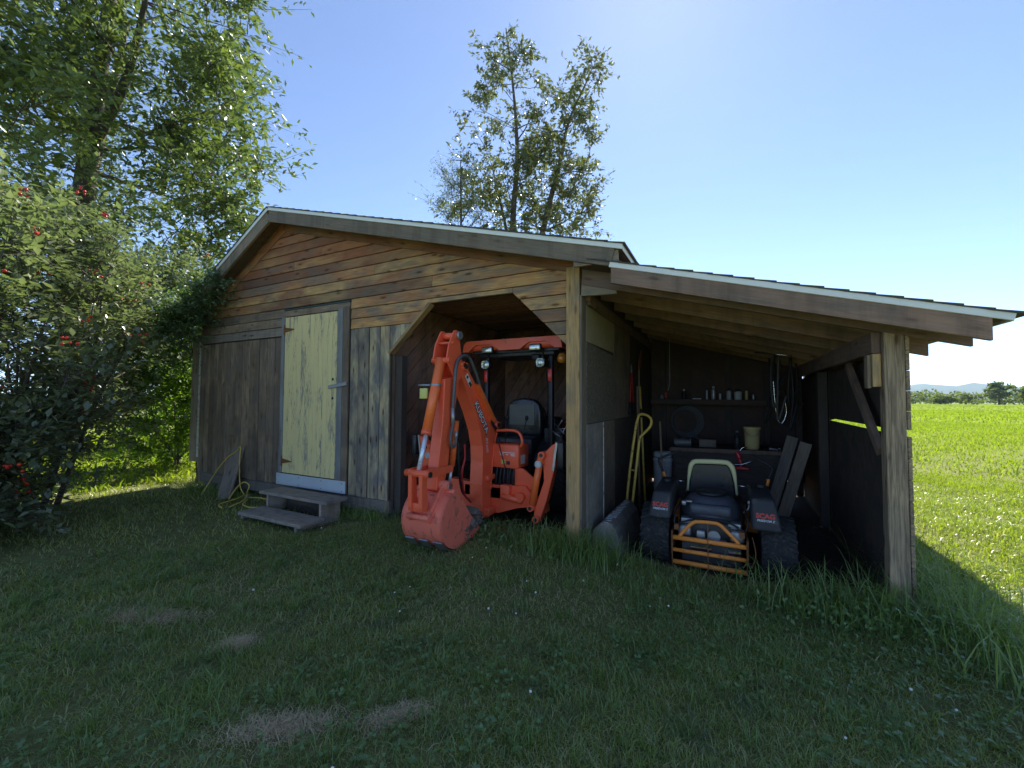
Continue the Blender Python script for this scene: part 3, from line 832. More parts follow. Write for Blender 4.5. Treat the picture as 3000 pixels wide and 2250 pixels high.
# raised side ribs and pins of the boom
MB().tube(smooth([(-2.366, 4.20, 1.20), (-2.366, 4.225, 1.10), (-2.366, 4.155, .92), (-2.366, 4.115, .70), (-2.366, 4.085, .45)]), .007, 6).build('weld_rib', OR, bo)
for (y, z) in ((3.53, 1.80), (4.22, 1.17), (4.0, .20)):
    MB().cyl((-2.55, y, z), (-2.345, y, z), .042).build('pin_boss', OR, bo)
    MB().cyl((-2.347, y, z), (-2.338, y, z), .026).build('pin', M['blackmat'], bo)
rc = MB().prism([(3.70, 1.62), (3.74, 1.63), (4.10, 1.24), (4.06, 1.21)], -2.47, -2.31, 'x').build('hose_guard', M['orange2'], bo)
di = MB().prism([(3.234, 1.66), (3.216, 1.314), (3.195, 1.139), (3.162, .954), (3.141, .828), (3.121, .62), (3.20, .585), (3.245, .655), (3.299, .805), (3.322, .936), (3.344, 1.129), (3.393, 1.308), (3.470, 1.60), (3.481, 1.70)], -2.51, -2.39, 'x').build('dipper_arm', OR, tr)
mod_bevel(di, .008)
brk = [(3.339, 2.125), (3.36, 2.15), (3.41, 2.155), (3.44, 2.13), (3.452, 2.05), (3.476, 1.914), (3.51, 1.80), (3.474, 1.68), (3.40, 1.62), (3.345, 1.70), (3.268, 1.797), (3.229, 1.846), (3.264, 1.999)]
for x in (-2.535, -2.375): mod_bevel(MB().prism(brk, x-.008, x+.008, 'x').build('arm_bracket', OR, di), .003, 1)
for (y, z, r) in ((3.40, 2.10, .035), (3.315, 2.02, .012), (3.262, 1.844, .028), (3.50, 1.82, .03)):
    MB().cyl((-2.56, y, z), (-2.345, y, z), r).build('pin', OR, di)
MB().cyl((-2.35, 3.40, 2.10), (-2.325, 3.40, 2.10), .04).build('pin_cap', M['alu'], di)
# bucket cylinder
cyc = MB().cyl((-2.46, 3.262, 1.86), (-2.46, 3.052, 1.147), .046, .046, 20).build('bucket_cylinder', M['orange2'], tr)
MB().cyl((-2.46, 3.052, 1.15), (-2.46, 2.952, .82), .021, .021, 16).build('rod', M['rod'], cyc)
MB().cyl((-2.46, 3.06, 1.175), (-2.46, 3.048, 1.135), .05, .05, 20).build('gland', OR, cyc)
MB().rbox(-2.60, -2.515, 3.115, 3.145, 1.47, 1.57, .006).build('float_bracket', M['yellowtag'], cyc)
MB().tube([(-2.62, 3.13, 1.60), (-2.50, 3.15, 1.60)], .010).lathe([(.046, -.015), (.052, -.01), (.052, .01), (.046, .015)], (-2.46, 3.188, 1.60)).build('clamp', M['alu'], cyc)
# linkage
for x in (-2.545, -2.365):
    a = MB().prism([(2.90, .80), (2.92, .835), (2.97, .84), (3.32, .83), (3.345, .80), (3.33, .765), (3.0, .755), (2.92, .765)], x-.011, x+.011, 'x').build('guide_link', OR, tr); mod_bevel(a, .003, 1)
MB().cyl((-2.59, 2.935, .80), (-2.32, 2.935, .80), .033).build('link_pin', OR, tr)
MB().cyl((-2.335, 2.935, .80), (-2.31, 2.935, .80), .025).build('link_cap', M['blackmat'], tr)
for x in (-2.52, -2.40):
    MB().prism([(2.905, .82), (2.965, .82), (2.985, .50), (2.955, .46), (2.915, .47), (2.905, .50)], x-.02, x+.02, 'x').build('bucket_link', OR, tr)
MB().rbox(-2.53, -2.39, 2.92, 2.97, .46, .54, .008).build('bucket_link', OR, tr)
# bucket: curved shell, side plates, ears, teeth
prof = [(3.235, .60), (3.15, .595), (3.08, .545), (3.015, .46), (2.99, .37), (3.0, .27), (3.04, .19), (3.11, .125), (3.21, .085), (3.34, .075), (3.52, .11), (3.64, .165)]
prof = [(v.y, v.z) for v in smooth([(0, a, b) for a, b in prof], 3)]
bx0, bx1 = -2.68, -2.24
bk = MB()
n = len(prof)
off = []
for i, (a, b) in enumerate(prof):
    p, q = prof[max(0, i-1)], prof[min(n-1, i+1)]
    dx, dz = q[0]-p[0], q[1]-p[1]; l = math.hypot(dx, dz)
    off.append((a-dz/l*.016, b+dx/l*.016))
bk.prism(prof+off[::-1], bx0, bx1, 'x')
bk.tube([(bx0-.005, 3.215, .592), (bx1+.005, 3.215, .592)], .036, 12)
bucket = bk.build('bucket', M['bucketpaint'], tr)
side = prof + [(3.60, .21), (3.47, .33), (3.33, .50)]
for x in (bx0, bx1):
    sp = MB().prism(side, x-.008, x+.008, 'x').build('side_plate', M['bucketpaint'], bucket)
ear = [(3.33, .50), (3.30, .60), (3.26, .68), (3.20, .70), (3.14, .66), (3.05, .55), (2.985, .47), (2.93, .41), (2.94, .37), (3.0, .36), (3.05, .42), (3.10, .53), (3.20, .57)]
for x in (-2.565, -2.345): mod_bevel(MB().prism(ear, x-.012, x+.012, 'x').build('bucket_ear', M['bucketpaint'], bucket), .004, 1)
MB().cyl((-2.60, 3.20, .655), (-2.29, 3.20, .655), .048).build('pivot_boss', M['bucketpaint'], bucket)
MB().cyl((-2.295, 3.20, .655), (-2.285, 3.20, .655), .03).build('pivot_pin', M['steel'], bucket)
MB().cyl((-2.58, 2.95, .41), (-2.33, 2.95, .41), .026).build('link_pin', M['bucketpaint'], bucket)
for x in (-2.64, -2.53, -2.42, -2.31):
    t_ = MB().prism([(3.58, .13), (3.64, .15), (3.75, .225), (3.745, .24), (3.63, .19), (3.57, .165)], x-.025, x+.025, 'x').build('tooth', M['steel'], bucket)
for x in (-2.62, -2.46, -2.30):
    MB().prism([(3.03, .19), (3.09, .125), (3.16, .09), (3.15, .08), (3.08, .115), (3.02, .18)], x-.05, x+.05, 'x').build('wear_strip', M['steel'], bucket)
sb = MB()
for i in range(26):
    u = random.uniform(0, 1); y, z = 3.40+u*.24+random.uniform(-.05, .05), .13+u*.10+random.uniform(0, .12)
    bm = bmesh.new(); bmesh.ops.create_icosphere(bm, subdivisions=2, radius=random.uniform(.03, .055))
    for v in bm.verts: v.co = v.co*random.uniform(.8, 1.2)+Vector((random.choice((bx1+.0, bx1-.06, bx1-.15)), y, z))
    sb.frombm(bm)
sb.build('soil', M['earth'], bucket)
# hoses
hs = MB().tube(smooth([(-2.36, 3.323, 1.371), (-2.35, 3.333, 1.582), (-2.345, 3.348, 1.764), (-2.345, 3.381, 1.845), (-2.345, 3.474, 1.905), (-2.345, 3.587, 1.895), (-2.345, 3.708, 1.756), (-2.345, 3.835, 1.562), (-2.345, 3.918, 1.462)]), .017, 10).build('hydraulic_hose', M['hose'], tr)
MB().tube(smooth([(-2.36, 3.323, 1.371), (-2.355, 3.325, 1.251), (-2.345, 3.272, 1.091), (-2.345, 3.299, 1.007), (-2.345, 3.355, 1.024), (-2.35, 3.372, 1.113)]), .014, 10).build('hydraulic_hose', M['hose'], tr)
MB().cyl((-2.36, 3.325, 1.38), (-2.355, 3.325, 1.22), .02).cyl((-2.35, 3.372, 1.08), (-2.35, 3.375, 1.15), .018).cyl((-2.345, 3.86, 1.53), (-2.345, 3.94, 1.43), .02).build('hose_fitting', M['alu'], tr)
MB().tube(smooth([(-2.345, 3.94, 1.43), (-2.34, 4.02, 1.30), (-2.34, 4.10, 1.17), (-2.36, 4.25, 1.08)]), .016).build('hydraulic_hose', M['black'], tr)
MB().tube(smooth([(-2.40, 3.60, 1.00), (-2.41, 3.62, .85), (-2.43, 3.60, .70), (-2.50, 3.75, .45), (-2.52, 3.95, .30)]), .011).build('hydraulic_hose', M['redhose'], tr)
MB().tube(smooth([(-2.46, 3.58, 1.02), (-2.47, 3.60, .80), (-2.50, 3.70, .5), (-2.55, 3.95, .33)]), .011).build('hydraulic_hose', M['black'], tr)
dc = MB().cyl((-2.41, 3.46, 1.25), (-2.43, 3.42, .80), .03).build('dipper_cylinder', M['orange2'], tr)
MB().cyl((-2.43, 3.42, .80), (-2.44, 3.39, .62), .014).build('rod', M['rod'], dc)
def lettering(name, s, size, O, Xd, Yd, mat, parent, ext=.0008, shear=0.0, bold=0.0):
    cu = bpy.data.curves.new(name, 'FONT'); cu.body = s; cu.size = size; cu.extrude = ext; cu.shear = shear
    cu.align_x = 'CENTER'; cu.align_y = 'CENTER'; cu.offset = bold; cu.resolution_u = 3
    tmp = bpy.data.objects.new(name+'_tmp', cu); COL.objects.link(tmp)
    dg_ = bpy.context.evaluated_depsgraph_get(); dg_.update()
    me = bpy.data.meshes.new_from_object(tmp.evaluated_get(dg_))
    bpy.data.objects.remove(tmp); bpy.data.curves.remove(cu)
    me.materials.clear(); me.materials.append(mat)
    Xd, Yd = Vector(Xd).normalized(), Vector(Yd); Yd = (Yd-Xd*Yd.dot(Xd)).normalized()
    Mx = Matrix((Xd, Yd, Xd.cross(Yd))).transposed().to_4x4(); Mx.translation = O
    o = bpy.data.objects.new(name, me)
    return place(o, parent, Mx)
lettering('lettering', 'KUBOTA', .104, (-2.3675, 3.880, 1.265), (0, .59, -.81), (0, .81, .59), M['decaldark'], bo, .0004, 0, .009)
lettering('lettering', 'KUBOTA', .104, (-2.3660, 3.877, 1.268), (0, .59, -.81), (0, .81, .59), M['lettersilver'], bo, .0004, 0, .0008)
lettering('lettering', 'BT600', .062, (-2.3670, 3.995, .955), (0, .12, -.99), (0, .99, .12), M['lettersilver'], bo, .0003, .1, -.0006)
def decal(parent, c, w_, h_, Xd, Yd, mat, name='decal'):
    c, Xd, Yd = Vector(c), Vector(Xd).normalized(), Vector(Yd).normalized()
    N = Xd.cross(Yd)*.001
    vs = [c+Xd*a*w_/2+Yd*b*h_/2+N*k for k in (0, 1) for a, b in ((-1, -1), (1, -1), (1, 1), (-1, 1))]
    return MB().add(vs, [(0, 1, 2, 3), (4, 5, 6, 7), (0, 1, 5, 4), (1, 2, 6, 5), (2, 3, 7, 6), (3, 0, 4, 7)]).build(name, mat, parent)
d1 = (0, .62, -.78); d2 = (0, .78, .62)
decal(bo, (-2.3685, 3.615, 1.665), .14, .055, d1, d2, M['decal'])
decal(bo, (-2.367, 3.645, 1.625), .055, .04, d1, d2, M['decaldark'])
decal(bo, (-2.367, 3.590, 1.695), .03, .03, (0, 1, 0), (0, 0, 1), M['decaldark'])
# swing frame, console, handle, levers
fr = MB()
fr.prism([(-2.62, .17), (-2.28, .19), (-2.05, .27), (-1.90, .30), (-1.74, .24), (-1.70, .27), (-1.72, .36), (-1.86, .42), (-1.95, .52), (-2.28, .50), (-2.62, .50), (-2.95, .52), (-3.04, .42), (-3.18, .36), (-3.20, .27), (-3.16, .24), (-3.0, .30), (-2.85, .27)], 4.12, 4.22, 'y')
fr.rbox(-2.75, -2.15, 4.12, 4.75, .34, .48, .012)
frame = fr.build('backhoe_frame', OR, tr)
MB().rbox(-2.58, -2.32, 3.96, 4.16, .18, .27, .012).rbox(-2.56, -2.34, 3.98, 4.16, .56, .62, .012).cyl((-2.45, 4.08, .17), (-2.45, 4.08, .64), .05).build('swing_post', OR, frame)
MB().rbox(-2.23, -2.12, 4.05, 4.14, .36, .52, .01).cyl((-2.20, 4.06, .40), (-1.98, 4.10, .36), .035).cyl((-2.0, 4.06, .40), (-2.0, 4.14, .40), .05).build('swing_cylinder', OR, frame)
MB().prism([(-2.10, .52), (-2.10, .70), (-2.0, .70), (-1.86, .60), (-1.83, .47), (-2.0, .46)], 4.16, 4.19, 'y').build('gusset_plate', OR, frame)
co = MB().rbox(-2.52, -2.045, 4.14, 4.42, .69, .96, .02).build('control_console', OR, tr)
MB().rbox(-2.50, -2.06, 4.20, 4.5, .45, .69, .01).build('valve_block', M['blackmat'], co)
hsb = MB()
for x in (-2.32, -2.27, -2.23, -2.19, -2.15, -2.11):
    hsb.tube(smooth([(x, 4.16, .70), (x+random.uniform(-.02, .02), 4.13, .60), (x+random.uniform(-.03, .03), 4.15, .48)]), .012)
hsb.build('valve_hose', M['black'], co)
for (xx, zz_, ww) in ((-2.19, .868, .20), (-2.255, .852, .05), (-2.12, .850, .06), (-2.255, .838, .05), (-2.115, .836, .05), (-2.19, .846, .03)):
    decal(co, (xx, 4.1385, zz_), ww, .007, (1, 0, 0), (0, 0, 1), M['decal'])
decal(co, (-2.235, 4.1375, .765), .05, .05, (1, 0, 0), (0, 0, 1), M['yellowtag'])
decal(co, (-2.175, 4.1375, .755), .045, .04, (1, 0, 0), (0, 0, 1), M['decaldark'])
decal(co, (-2.0435, 4.25, .79), .11, .10, (0, 1, 0), (0, 0, 1), M['decal'])
MB().tube(smooth([(-2.33, 4.15, 1.11), (-2.18, 4.14, 1.12), (-2.08, 4.14, 1.115), (-2.02, 4.14, 1.07), (-2.0, 4.14, .99), (-2.03, 4.16, .94)], 5), .016, 10).build('grab_handle', OR, tr)
for (x, y, z0, x1, y1, z1) in ((-2.19, 4.10, .70, -2.28, 4.10, .99), (-2.30, 4.30, .96, -2.30, 4.34, 1.24), (-2.12, 4.35, .96, -2.06, 4.38, 1.24), (-2.42, 4.32, .96, -2.44, 4.34, 1.22)):
    lv = MB().cyl((x, y, z0), (x1, y1, z1), .006, .006, 8).build('control_lever', M['blackmat'], tr)
    MB().lathe([(.006, -.02), (.018, -.01), (.022, .01), (.016, .03), (.004, .036)], (x1, y1, z1)).build('knob', M['black'], lv)
# stabilisers
for s_ in (1, -1):
    def mx(x): return XC+s_*(x-XC)
    lg = MB().prism([(mx(-1.709), .89), (mx(-1.60), .995), (mx(-1.552), 1.02), (mx(-1.560), .80), (mx(-1.66), .42), (mx(-1.743), .18), (mx(-1.815), .17), (mx(-1.80), .30), (mx(-1.69), .62)], 4.02, 4.12, 'y').build('stabilizer_leg', OR, tr)
    mod_bevel(lg, .006, 1)
    MB().prism([(mx(-1.60), .74), (mx(-1.555), 1.03), (mx(-1.535), 1.02), (mx(-1.575), .73)], 4.01, 4.13, 'y').build('pad_plate', M['steel'], lg)
    MB().rbox(min(mx(-1.53), mx(-1.46)), max(mx(-1.53), mx(-1.46)), 3.98, 4.2, .78, 1.03, .01).build('pad', M['blackmat'], lg)
    cl_ = MB().cyl((mx(-1.715), 4.0, .87), (mx(-1.815), 4.0, .36), .036).build('stabilizer_cylinder', M['orange2'], lg)
    MB().cyl((mx(-1.73), 3.955, .795), (mx(-1.732), 4.04, .79), .038).build('clamp', M['alu'], cl_)
    for (xx, zz) in ((-1.70, .89), (-1.825, .33), (-1.765, .22)):
        MB().cyl((mx(xx), 3.965, zz), (mx(xx), 4.14, zz), .036).build('pin_boss', OR, lg)
        MB().cyl((mx(xx), 3.958, zz), (mx(xx), 3.967, zz), .02).build('pin', M['blackmat'], lg)
# tractor body, seat, fenders, hood
body = MB().rbox(-2.72, -2.18, 4.5, 6.9, .42, .72, .03).build('chassis', M['blackmat'], tr)
hood = MB().rbox(-2.74, -2.16, 5.75, 6.88, .70, 1.12, .07).build('hood', OR, tr)
MB().rbox(-2.76, -2.14, 5.55, 5.8, .72, 1.22, .04).build('dash', M['blackmat'], tr)
sw = MB().tube([(XC+.19*math.cos(a), 5.42+.07*math.sin(a), 1.22+.17*math.sin(a)) for a in np.linspace(0, 2*math.pi, 25)[:-1]], .014, 8, closed=True)
sw.cyl((XC, 5.42, 1.22), (XC, 5.62, 1.1), .02).cyl((XC-.18, 5.42, 1.22), (XC+.18, 5.42, 1.22), .01)
sw.build('steering_wheel', M['black'], tr)
se = thing_ = None
sp_ = [(-2.70, .98), (-2.715, 1.10), (-2.71, 1.30), (-2.68, 1.41), (-2.61, 1.465), (-2.45, 1.49), (-2.29, 1.465), (-2.22, 1.41), (-2.19, 1.30), (-2.185, 1.10), (-2.20, .98)]
sb_ = MB().prism(sp_, 5.10, 5.22, 'y').build('seat', M['seat'], tr); mod_bevel(sb_, .03, 3)
for f in sb_.data.polygons: f.use_smooth = True
MB().rbox(-2.66, -2.28, 5.094, 5.104, 1.12, 1.40, .003).build('seat_panel', M['seatpanel'], sb_)
MB().rbox(-2.70, -2.20, 5.1, 5.55, .88, .99, .04).build('seat_cushion', M['seat'], sb_)
MB().rbox(-2.74, -2.16, 4.75, 5.2, .70, .98, .03).build('seat_base', M['blackmat'], tr)
for s_ in (1, -1):
    f0, f1 = sorted((XC+s_*.30, XC+s_*.70))
    fd = []
    for a in np.linspace(R(20), R(165), 9): fd.append((5.25-.53*math.cos(a), .45+.53*math.sin(a)))
    fi = [(5.25-(.50)*math.cos(a), .45+.50*math.sin(a)) for a in np.linspace(R(165), R(20), 9)]
    MB().prism(fd+fi, f0, f1, 'x').build('fender', M['blackmat'], tr)
def tyre(c, r, w_, parent, lug=True, nl=18, rim=None):
    x, y, z = c
    h = w_/2
    t_ = MB().lathe([(r*.55, -h*.85), (r*.80, -h), (r*.93, -h*.95), (r*.975, -h*.6), (r*.985, 0), (r*.975, h*.6), (r*.93, h*.95), (r*.80, h), (r*.55, h*.85)], c, 'x', 36)
    if lug:
        for s_ in (1, -1):
            for i in range(nl):
                a0 = 2*math.pi*(i+(.5 if s_ > 0 else 0))/nl; da = 2*math.pi/nl*.55
                pts = []
                for rr in (r*.95, r*1.015):
                    for (hx, aa) in ((0.02*s_, a0), (h*.98*s_, a0+da), (h*.98*s_, a0+da+.10), (0.02*s_, a0+.10)):
                        pts.append((x+hx, y+rr*math.cos(aa), z+rr*math.sin(aa)))
                t_.add(pts, [(0, 1, 2, 3), (4, 5, 6, 7), (0, 1, 5, 4), (1, 2, 6, 5), (2, 3, 7, 6), (3, 0, 4, 7)])
    o = t_.build('tyre', M['rubber'], parent)
    MB().lathe([(r*.2, -h*.5), (r*.5, -h*.45), (r*.56, -h*.8), (r*.57, h*.8), (r*.5, h*.45), (r*.2, h*.5)], c, 'x', 24).build('rim', rim or OR, o)
    return o
for s_ in (1, -1):
    tyre((XC+s_*.56, 5.25, .45+g0(-2, 5.2)), .455, .27, tr)
    tyre((XC+s_*.50, 6.55, .28), .285, .19, tr, True, 16)
# canopy
cz = 2.13
rear = [(-3.165, 2.10), (-3.15, 2.20), (-3.10, 2.245), (-1.80, 2.245), (-1.75, 2.20), (-1.735, 2.10), (-1.83, 2.10), (-1.90, 2.165), (-1.95, 2.19), (-2.17, 2.19), (-2.22, 2.165), (-2.30, 2.105), (-2.60, 2.105), (-2.68, 2.165), (-2.73, 2.19), (-2.95, 2.19), (-3.0, 2.165), (-3.07, 2.10)]
ca_ = MB()
ca_.prism(rear, 4.68, 4.78, 'y')
ca_.rbox(-3.165, -1.735, 4.72, 6.05, 2.115, 2.25, .04)
can = ca_.build('canopy', OR, tr)
MB().box(-3.08, -1.82, 4.80, 5.98, 2.085, 2.113).build('canopy_liner', M['blackmat'], can)
MB().rbox(-3.0, -1.9, 4.85, 4.93, 2.03, 2.10, .015).build('cross_bar', M['blackmat'], tr)
for s_ in (1, -1):
    x = XC+s_*.475
    rp_ = MB().rbox(x-.032, x+.032, 4.90, 4.97, .60, 2.09, .012).build('roll_bar_post', M['blackmat'], tr)
    MB().rbox(x-.026, x+.026, 4.885, 4.899, 1.70, 1.86, .004).build('reflector', M['redrefl'], rp_)
    xl = XC+s_*.345
    wl_ = MB().rbox(xl-.085, xl+.085, 4.70, 4.78, 2.075, 2.165, .012).build('work_lamp', M['blackmat'], tr)
    MB().rbox(xl-.075, xl+.075, 4.688, 4.705, 2.083, 2.155, .008).build('lens', M['glass'], wl_)
    xr = XC+s_*.40
    rl = MB().rbox(xr-.06, xr+.06, 4.76, 4.86, 1.87, 1.99, .03).build('side_lamp', M['blackmat'], tr)
    MB().rbox(xr-.052, xr+.052, 4.745, 4.77, 1.878, 1.982, .03).build('lens', M['glass'], rl)
    MB().cyl((xr, 4.82, 1.97), (xr, 4.88, 2.09), .018).build('lamp_bracket', M['blackmat'], tr)
MB().rbox(-2.20, -2.08, 4.80, 4.86, 1.965, 2.05, .02).build('speaker_box', M['black'], tr)
al = MB().lathe([(.03, -.06), (.055, -.03), (.06, .0), (.05, .04), (.03, .07)], (-1.80, 4.86, 1.98)).build('signal_lamp', M['amber'], tr)
MB().tube(smooth([(-2.40, 5.75, 2.10), (-2.38, 5.80, 1.90), (-2.36, 5.82, 1.60), (-2.36, 5.80, 1.20)]), .032).build('canopy_stay', M['blackmat'], tr)
lumber('battery_cover', (-2.1, 5.05, .99), (-1.85, 5.05, 1.0), .2, .08, M['blackmat'], tr)
ck = MB()
for i in range(9): ck.cyl((random.uniform(-2.0, -1.75), random.uniform(4.85, 5.2), random.uniform(1.0, 1.15)), (random.uniform(-2.0, -1.75), random.uniform(4.85, 5.2), random.uniform(1.0, 1.25)), .008, .008, 6)
ck.build('valve_linkage', M['alu'], tr)

# ------------------------------------------------------------------ zero-turn mower
MX = -0.13
mo = thing('zero_turn_mower', (MX, 4.5, 0), 'dark zero-turn riding mower with orange rear guard under the lean-to', 'mower')
gzm = g0(0, 4.2)
for x in (-.585, .375):
    tyre((x, 4.20, .26+gzm), .262, .25, mo, True, 22, M['blackmat'])
for x in (-.45, .25):
    tyre((x, 5.55, .14+g0(x, 5.55)), .14, .09, mo, False, 10, M['blackmat'])
bp = thing_ = None
bm_ = MB()
for z, r in ((.262, .020), (.155, .017), (.052, .020)):
    bm_.tube([(-.435, 3.98, z+gzm*.3), (.150, 3.98, z+gzm*.3)], r, 12)
bm_.tube(smooth([(-.375, 3.98, .265), (-.30, 3.98, .36), (-.255, 3.98, .402), (-.215, 3.98, .412), (-.10, 3.98, .418), (-.055, 3.98, .408), (-.01, 3.98, .37), (.09, 3.98, .268)], 5), .016, 10)
guard = bm_.build('engine_guard', M['bumper'], mo)
for x in (-.432, -.145, .147):
    MB().box(x-.003, x+.003, 3.955, 3.985, .012, .31 if x != -.145 else .41).build('guard_bar', M['rust'], guard)
for x in (-.44, .155):
    MB().box(x-.006, x+.006, 3.99, 4.5, .10, .30).build('side_plate', M['rust'], mo)
MB().rbox(-.36, .11, 4.03, 4.14, .045, .215, .01).build('muffler_box', M['mowergrey'], mo)
decal(mo, (-.205, 4.0285, .172), .17, .05, (1, 0, .03), (0, 0, 1), M['chrome'], 'label_plate')
decal(mo, (.055, 4.0285, .165), .09, .05, (1, 0, .03), (0, 0, 1), M['chrome'], 'label_plate')
en = MB().rbox(-.33, .06, 4.10, 4.5, .20, .40, .03).build('engine_block', M['blackmat'], mo)
cov = MB()
cov.lathe([(.245, -.10), (.25, -.02), (.235, .05), (.19, .10), (.10, .125), (.02, .13)], (-.13, 4.36, .46), 'z', 28)
ec = cov.build('engine_cover', M['enginecover'], mo)
MB().rbox(-.30, .04, 4.09, 4.2, .44, .535, .03).build('cover_front', M['enginecover'], ec)
MB().lathe([(.13, 0), (.13, .02), (.06, .03)], (-.13, 4.36, .59), 'z', 24).build('air_screen', M['black'], ec)
for s_ in (1, -1):
    MB().rbox(-.13+s_*.21-.055, -.13+s_*.21+.055, 4.06, 4.2, .245, .345, .02).build('valve_cover', M['alu'], en)
    MB().rbox(-.13+s_*.19-.05, -.13+s_*.19+.05, 4.1, 4.2, .35, .40, .006).build('cylinder_fin', M['alu'], en)
tq = MB().lathe([(.05, 0), (.05, .04), (.02, .05)], (-.10, 4.07, .275), 'y', 16); tq.rbox(-.24, -.17, 4.04, 4.1, .25, .32, .01); tq.rbox(-.20, .0, 4.05, 4.1, .225, .25, .005)
tq.build('oil_filter', M['alu'], en)
MB().tube(smooth([(-.38, 4.1, .30), (-.37, 4.05, .36), (-.25, 4.08, .40), (0, 4.08, .41), (.10, 4.06, .36), (.13, 4.1, .28)]), .008).build('fuel_hose', M['black'], en)
for s_, (xa, xb) in ((-1, (-.635, -.44)), (1, (.18, .40))):
    tk = MB()
    q = .05*(s_ > 0)
    tk.add([(xa, 3.92, .41), (xb, 3.92, .41), (xb-q, 3.985, .645+.02*(s_ > 0)), (xa+.04*(s_ < 0), 3.985, .645+.02*(s_ > 0)), (xa, 4.75, .42), (xb, 4.75, .42), (xb-q, 4.70, .66), (xa+.03*(s_ < 0), 4.70, .66)],
           [(0, 1, 2, 3), (4, 5, 6, 7), (0, 1, 5, 4), (1, 2, 6, 5), (2, 3, 7, 6), (3, 0, 4, 7)])
    tko = tk.build('fuel_tank_fender', M['mowergrey'], mo); mod_bevel(tko, .03, 3)
    for f in tko.data.polygons: f.use_smooth = True
    xm = (xa+xb)/2-.01*s_
    nrm = Vector((0, -.265, .07)).normalized()
    up = Vector((0, .065, .235)).normalized()
    c0 = Vector((xm, 3.92+.065*(.53-.41)/.235-.003, .53))
    lettering('lettering', 'SCAG', .052, c0, (1, 0, 0), up, M['redletter'], tko, .0006, 0, .0022)
    lettering('lettering', 'FREEDOM Z', .023, c0-up*.036, (1, 0, 0), up, M['whiteletter'], tko, .0006, .25, .0006)
    MB().lathe([(.035, 0), (.04, .01), (.038, .035), (.01, .04)], (xm, 4.45, .645 if s_ < 0 else .665)).build('fuel_cap', M['black'], tko)
MB().rbox(-.42, .15, 4.5, 5.3, .22, .42, .02).build('chassis', M['blackmat'], mo)
MB().rbox(-.66, .42, 4.9, 5.75, .12, .22, .02).build('mower_deck', M['bumper'], mo)
sd_ = MB().prism([(-.37, .40), (-.355, .62), (-.335, .75), (-.30, .80), (.015, .81), (.055, .75), (.08, .62), (.095, .40)], 4.86, 4.93, 'y').build('seat_back', M['seat'], mo); mod_bevel(sd_, .02, 2)
MB().rbox(-.37, .09, 4.88, 5.3, .42, .52, .04).build('seat_cushion', M['seat'], mo)
rim_ = smooth([(-.368, 4.84, .50), (-.355, 4.84, .64), (-.336, 4.84, .755), (-.312, 4.84, .800), (-.27, 4.84, .818), (-.02, 4.84, .826), (.035, 4.84, .806), (.066, 4.84, .752), (.085, 4.84, .64), (.098, 4.84, .50)], 5)
MB().tube(rim_, [.012+.014*max(0, min(1, (p.z-.6)/.18)) for p in rim_], 10).build('seat_edging', M['cream'], mo)
for (pts, lab) in (([(-.597, 5.0, .50), (-.600, 5.0, .575), (-.635, 5.0, .658), (-.683, 5.02, .77), (-.66, 5.04, .805), (-.60, 5.06, .835), (-.45, 5.1, .89)], 'L'), ([(.372, 5.0, .50), (.374, 5.0, .595), (.385, 5.0, .665), (.425, 5.02, .76), (.40, 5.04, .80), (.34, 5.06, .83), (.25, 5.1, .88)], 'R')):
    lv = MB().tube(smooth(pts, 5), .014, 10).build('steering_lever', M['black'], mo)
    MB().cyl(pts[1], pts[2], .0165, .0165, 10).build('lever_base', M['bumper'], lv)
for x in (-.45, .15):
    MB().cyl((x-.04, 4.82, .60), (x+.05, 4.82, .60), .007).build('seat_spring', M['chrome'], mo)
MB().tube([(.18, 4.2, .56), (.17, 4.2, .52), (.13, 4.2, .48)], .006).rbox(.165, .195, 4.19, 4.21, .56, .59, .004).build('control_rod', M['alu'], mo)
MB().rbox(-.37, -.33, 4.15, 4.2, .50, .54, .008).rbox(-.33, -.28, 4.16, 4.19, .53, .545, .004).build('cable_bracket', M['alu'], mo)

for i, pts in enumerate(([(-.40, 4.05, .30), (-.42, 4.02, .38), (-.41, 4.1, .46), (-.38, 4.3, .50)], [(.12, 4.05, .33), (.16, 4.02, .42), (.15, 4.1, .50), (.12, 4.4, .52)], [(-.30, 4.07, .42), (-.16, 4.05, .425), (.0, 4.05, .42), (.09, 4.07, .38)], [(-.47, 4.0, .10), (-.50, 3.99, .22), (-.47, 4.05, .33)], [(.18, 4.0, .08), (.21, 3.99, .2), (.19, 4.05, .32)])):
    MB().tube(smooth(pts, 5), .007 if i < 3 else .004, 7).build('cable', M['black'] if i < 3 else M['rust'], mo)
for x in (-.40, .115):
    MB().rbox(x-.02, x+.02, 4.0, 4.06, .31, .36, .006).build('bracket', M['rust'], mo)
# ------------------------------------------------------------------ things inside the lean-to
be = thing('workbench', (0, 6.8, 0), 'dark wooden workbench with ribbed front panel behind the mower', 'workbench')
lumber('bench_top', (-.72, 6.75, .765), (.78, 6.75, .785), .95, .04, M['darkwood'], be, (0, 0, 1))
fp = MB().prism([(-.66, .10), (.66, .10), (.72, .765), (-.70, .745)], 6.30, 6.32, 'y').build('front_panel', M['darkwood'], be)
for i, z in enumerate(np.arange(.16, .72, .075)):
    lumber('panel_rib', (-.62, 6.293, z), (.62, 6.293, z+.01), .05, .012, M['darkwood'], fp)
for x in (-.62, .66):
    for y in (6.42, 7.1): lumber('bench_leg', (x, y, g0(x, y)-.02), (x, y, .75), .08, .08, M['darkwood'], be)
lumber('bench_edge', (-.70, 6.285, .775), (.74, 6.285, .795), .05, .03, M['rafter'], be)

